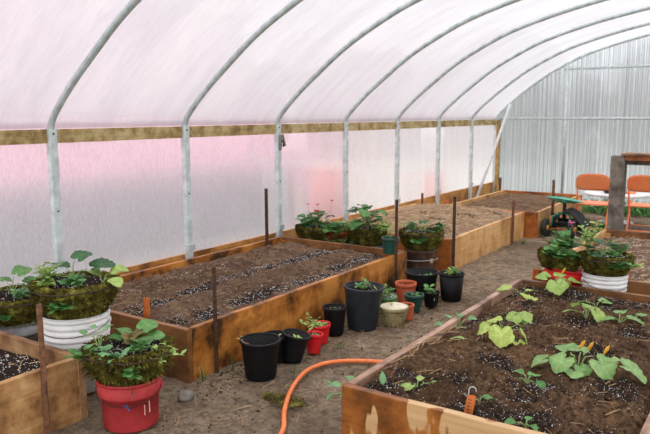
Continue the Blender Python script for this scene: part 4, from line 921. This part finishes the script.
tuft('weeds at the foot of the pale tan bed', -2.36, 7.5, 30, .05, M['grass'], 8, 1.6, wid=.006)
b = MB(); R = random.Random(9)
for i in range(500):
    a = R.uniform(0, 6.28); r = .11 * math.sqrt(R.random()); c = Vector((r * math.cos(a) * 1.3, r * math.sin(a) * .6, .005)); d = Vector((R.uniform(-1, 1), R.uniform(-1, 1), R.uniform(.2, 1))).normalized() * R.uniform(.01, .025); s_ = d.cross(Vector((0, 0, 1))).normalized() * .004
    b.add([c - s_, c + s_, c + d], [(0, 1, 2)])
tag(b.build('moss_clump', M['moss'], None, (-2.02, 2.62, 0)), 'yellowish moss clump on the path beside the orange hose', 'moss')

# ------------------------------------------------------------------ garden seat on wheels
t = thing('rolling_garden_seat', 'green tractor-style garden seat on four black wheels', 'garden seat', (-2.145, 8.34, 0), (0, 0, .05))
V = []; F = []; nr, na = 7, 32
for k_, dz in ((0, 0), (1, -.008)):
    for i in range(nr + 1):
        for j in range(na):
            a = 2 * PI * j / na; q = i / nr; x_ = .20 * q * math.cos(a) * (1 + .08 * math.cos(2 * a)); y_ = .17 * q * math.sin(a); z_ = .395 + .035 * q * q + .03 * abs(math.sin(a)) * q ** 3 * (y_ < 0) - .02 * q * q * math.cos(a) + dz; V.append((x_, y_, z_))
for k_ in (0, 1):
    o_ = k_ * (nr + 1) * na
    for i in range(nr):
        for j in range(na):
            if k_ == 0 or True:
                if i in (3, 5) and j % 3 == 0: continue     # slots in the pan
                F.append((o_ + i * na + j, o_ + (i + 1) * na + j, o_ + (i + 1) * na + (j + 1) % na, o_ + i * na + (j + 1) % na))
e0 = nr * na; F += [(e0 + j, e0 + (nr + 1) * na + j, e0 + (nr + 1) * na + (j + 1) % na, e0 + (j + 1) % na) for j in range(na)]
MB().add(V, F, True).build('seat', M['seat_green'], t)
MB().tube([(0, 0, .39), (0, 0, .20)], .022, 10).build('seat_post', M['rubber'], t)
MB().tube([(-.10, -.22, .13), (-.10, -.18, .24), (0, -.02, .27), (.10, .18, .24), (.10, .22, .13)], .012, 8).tube([(.10, -.22, .10), (.10, -.16, .26), (0, 0, .27), (-.10, .16, .24), (-.10, .22, .12)], .012, 8).build('frame', M['seat_dark'], t)
MB().tube([(-.13, -.22, .10), (.13, -.22, .10)], .010, 8).tube([(-.13, .22, .10), (.13, .22, .10)], .010, 8).build('axle', M['rust_table'], t)
MB().box((0, 0, .13), (.20, .36, .015)).box((0, -.18, .15), (.20, .01, .05)).box((0, .18, .15), (.20, .01, .05)).build('tool_tray', M['black_pl'], t)
MB().tube([(-.11, -.20, .12), (-.12, -.19, .25)], .014, 8).build('brace', M['rust_table'], t)
for sx_, sy_ in ((-1, -1), (1, -1), (-1, 1), (1, 1)):
    wv = MB(); pr = [(.03, -.022), (.085, -.026), (.105, -.018), (.11, 0), (.105, .018), (.085, .026), (.03, .022)]
    n_ = 28; V = []
    for (r, a_) in pr:
        for j in range(n_): q = 2 * PI * j / n_; V.append((a_, r * math.cos(q), r * math.sin(q)))
    wv.add(V, [(i * n_ + j, i * n_ + (j + 1) % n_, (i + 1) * n_ + (j + 1) % n_, (i + 1) * n_ + j) for i in range(len(pr) - 1) for j in range(n_)], True)
    wo = wv.build('wheel', M['rubber'], t, (sx_ * .155, sy_ * .22, .11), (0, 0, -.25 if sy_ < 0 else 0))
    MB().tube([(-.028, 0, 0), (.028, 0, 0)], .032, 14).build('hub', M['yellow'], wo)
b = MB(); V = []; n1, n2 = 14, 12
for i in range(n1 + 1):
    for j in range(n2 + 1):
        u, v = i / n1 - .5, j / n2; x_ = .13 * (1 if v > .5 else v * 2) + .13 * v + .02 * math.sin(u * 14) * v; V.append((.02 + .22 * v + .01 * noise.noise(Vector((u * 6, v * 6, 0))), u * .34, .30 - .19 * v * v + .02 * noise.noise(Vector((u * 8, v * 4, 3)))))
b.add(V, [(i * (n2 + 1) + j, (i + 1) * (n2 + 1) + j, (i + 1) * (n2 + 1) + j + 1, i * (n2 + 1) + j + 1) for i in range(n1) for j in range(n2)], True)
o = b.build('cloth_bag', M['cloth'], None, (-2.125, 8.31, 0)); tag(o, 'black cloth bag draped over the rolling garden seat', 'bag')
md = o.modifiers.new('thick', 'SOLIDIFY'); md.thickness = .02

# ------------------------------------------------------------------ folding chairs
def chair(label, x, y, rz, first=None):
    if first:
        r = first.copy(); COL.objects.link(r)
        for ch in first.children:
            c = ch.copy(); COL.objects.link(c); c.parent = r
    else:
        r = thing('folding_chair', label, 'chair', (0, 0, 0), group='orange folding chairs'); W = .20; m = M['orange_metal']
        # faces +y locally; frame tube from front foot (+y) up to back top (-y)
        for s in (-1, 1):
            MB().tube([(s * W, .20, 0), (s * W, -.02, .43), (s * W * .98, -.16, .70)], .012, 8).build('front_leg', m, r)
            MB().tube([(s * (W - .02), -.24, 0), (s * (W - .02), .06, .44)], .011, 8).build('rear_leg', m, r)
            MB().tube([(s * W, .20, 0), (s * W, .205, -.004)], .014, 8).build('foot_cap', M['tag'], r)
        MB().tube([(-W + .02, -.19, .075), (W - .02, -.19, .075)], .009, 8).build('crossbar', m, r)
        MB().tube([(-W, .15, .10), (W, .15, .10)], .009, 8).build('crossbar', m, r)
        # backrest: rounded pressed panel
        V = []; out = []
        n = 36
        for j in range(n):
            a = 2 * PI * j / n; cx_, sz_ = math.cos(a), math.sin(a); ex = .5
            px = (W + .012) * (abs(cx_) ** (.7 if sz_ > 0 else .4)) * (1 if cx_ > 0 else -1); pz = .112 * (abs(sz_) ** (.8 if sz_ > 0 else .35)) * (1 if sz_ > 0 else -1); out.append((px, pz))
        for yy in (-.01, .008):
            for q in (0, .7, 1.0):
                for (px, pz) in out:
                    V.append((px * q, -.175 + yy - .025 * (1 - (px * q / W) ** 2) - (.3 * pz * q), .685 + pz * q))
        F = []
        for k_ in (0, 1):
            for i in range(2):
                for j in range(n): F.append((k_ * 3 * n + i * n + j, k_ * 3 * n + (i + 1) * n + j, k_ * 3 * n + (i + 1) * n + (j + 1) % n, k_ * 3 * n + i * n + (j + 1) % n))
        F += [(2 * n + j, 5 * n + j, 5 * n + (j + 1) % n, 2 * n + (j + 1) % n) for j in range(n)]
        MB().add(V, F, True).build('backrest', m, r)
        MB().box((0, .03, .385), (.38, .36, .022)).build('seat', m, r, bevel=.01)
    r.location = (x, y, 0); r.scale = (.93, .93, .93); r.rotation_euler = (0, 0, rz); r['label'] = label; return r
c1 = chair('orange folding chair to the left of the grey post', -1.90, 8.72, .12)
chair('orange folding chair to the right of the grey post', -1.33, 8.84, .02, c1)

# ------------------------------------------------------------------ round table and its clutter
t = thing('round_table', 'low round white table behind the orange chairs', 'table', (-1.80, 9.62, 0)); TZ = .41
MB().lathe([(.40, TZ - .03), (.42, TZ - .022), (.42, TZ - .005), (.41, TZ), (.0, TZ)], 48).build('tabletop', M['white_pl'], t)
MB().tube([(0, 0, 0), (0, 0, TZ - .03)], .03, 12).lathe([(.22, 0), (.22, .02), (.03, .05)], 24).build('pedestal', M['grey_pl'], t)
MB().box((0, -.30, TZ - .13), (.56, .03, .03), rz=.5).build('lower_rail', M['white_pl'], t)
def on_table(dx, dy): return (-1.80 + dx, 9.62 + dy)
x_, y_ = on_table(-.13, .12); tag(MB().box((0, 0, .045), (.16, .10, .09)).build('grey_box', M['greywall'], None, (x_, y_, TZ), (0, 0, .4), bevel=.008), 'grey box on the white table', 'box')
x_, y_ = on_table(-.02, -.12); b = MB()
for i in range(3): b.tube([((.11 + .01 * i) * math.cos(a), (.08 + .01 * i) * math.sin(a), .012 + .018 * i) for a in [2 * PI * k / 24 for k in range(25)]], .012, 6, False)
tag(b.build('coiled_tube', M['rubber'], None, (x_, y_, TZ)), 'black coiled tubing on the white table', 'tubing')
x_, y_ = on_table(-.03, .1); tag(MB().box((0, 0, .03), (.14, .06, .06)).build('red_package', M['red_old'], None, (x_, y_, TZ), bevel=.006), 'red package behind the coiled tubing', 'package')
x_, y_ = on_table(.17, -.05); tag(MB().box((0, 0, .012), (.12, .05, .024), rz=.4).build('orange_hand_tool', M['orange_metal'], None, (x_, y_, TZ), bevel=.005), 'orange tool lying on the right of the white table', 'tool')
x_, y_ = on_table(.10, .12); tag(MB().lathe([(.06, 0), (.075, .08), (.07, .08), (.055, .01)], 20).build('grey_bowl', M['grey_pl'], None, (x_, y_, TZ)), 'grey tub at the back of the white table', 'bowl')
t = thing('planter_box', 'white and yellow planter box on the ground behind the right chair', 'planter', (-1.22, 9.75, 0), (0, 0, .1))
MB().box((0, 0, .07), (.34, .16, .14)).build('body', M['grey_pl'], t, bevel=.01); MB().box((0, 0, .145), (.30, .13, .02)).build('yellow_rim', M['yellow'], t)
tag(MB().box((0, 0, .0), (1.6, .10, .09)).build('timber_sleeper', M['grey_post'], None, (-1.55, 8.98, .045), (0, 0, .02), bevel=.008), 'grey timber lying on the ground behind the chairs', 'timber')
R = random.Random(91); b = MB()
for i in range(900):
    x, y = R.uniform(-2.9, -.9), R.uniform(10.35, 11.1); a = R.uniform(0, 6.28); L = R.uniform(.04, .2); b.leaf((x, y, 0), a, R.uniform(.8, 1.5), L, 'thin', .1, 0, .4, i)
tag(b.build('weeds', M['leaf_mid']), 'green weeds growing along the foot of the end wall', 'weeds', kind='stuff')
# loose pink flowers
for i, (x, y, z, lb) in enumerate([(-2.0, 8.05, .0, 'pink flower beside the wheel of the garden seat'), (-1.78, 8.45, .0, 'pink flower below the left orange chair')]):
    t = thing('pink_flower', lb, 'flower', (x, y, z)); fb = MB()
    for q in range(9): fb.leaf((0, 0, .17 + .02 * (q % 3)), q * .9, .4, .03, 'round', .2, 0, .1, q)
    fb.build('petals', M['pink'], t); lb_ = MB(); st = MB(); R = random.Random(i)
    for q in range(5): sprig(lb_, st, (0, 0, 0), q * 1.3, .16, .35, 6, .035, 'oval', R)
    lb_.build('leaves', M['leaf_mid'], t); st.tube([(0, 0, 0), (0, 0, .18)], .003, 5); st.build('stem', M['stem'], t)

# ------------------------------------------------------------------ workbench of grey posts with the rusty top
t = thing('timber_workbench', 'rough grey timber post carrying a rusty plank top at the right edge', 'workbench', (-1.375, 7.335, 0))
MB().box((0, 0, .515), (.135, .135, 1.03)).build('post', M['grey_post'], t, bevel=.01)
MB().box((1.35, 0, .485), (.135, .135, .97)).build('post', M['grey_post'], t, bevel=.01)
MB().box((.74, .06, 1.045), (1.42, .30, .022)).build('top_plank', M['plank_x'], t, bevel=.003)
MB().box((.74, -.02, 1.01), (1.34, .10, .045)).build('apron', M['rust_table'], t, bevel=.003)
MB().box((.74, .10, .965), (1.36, .035, .06)).build('beam', M['grey_post'], t, bevel=.003)
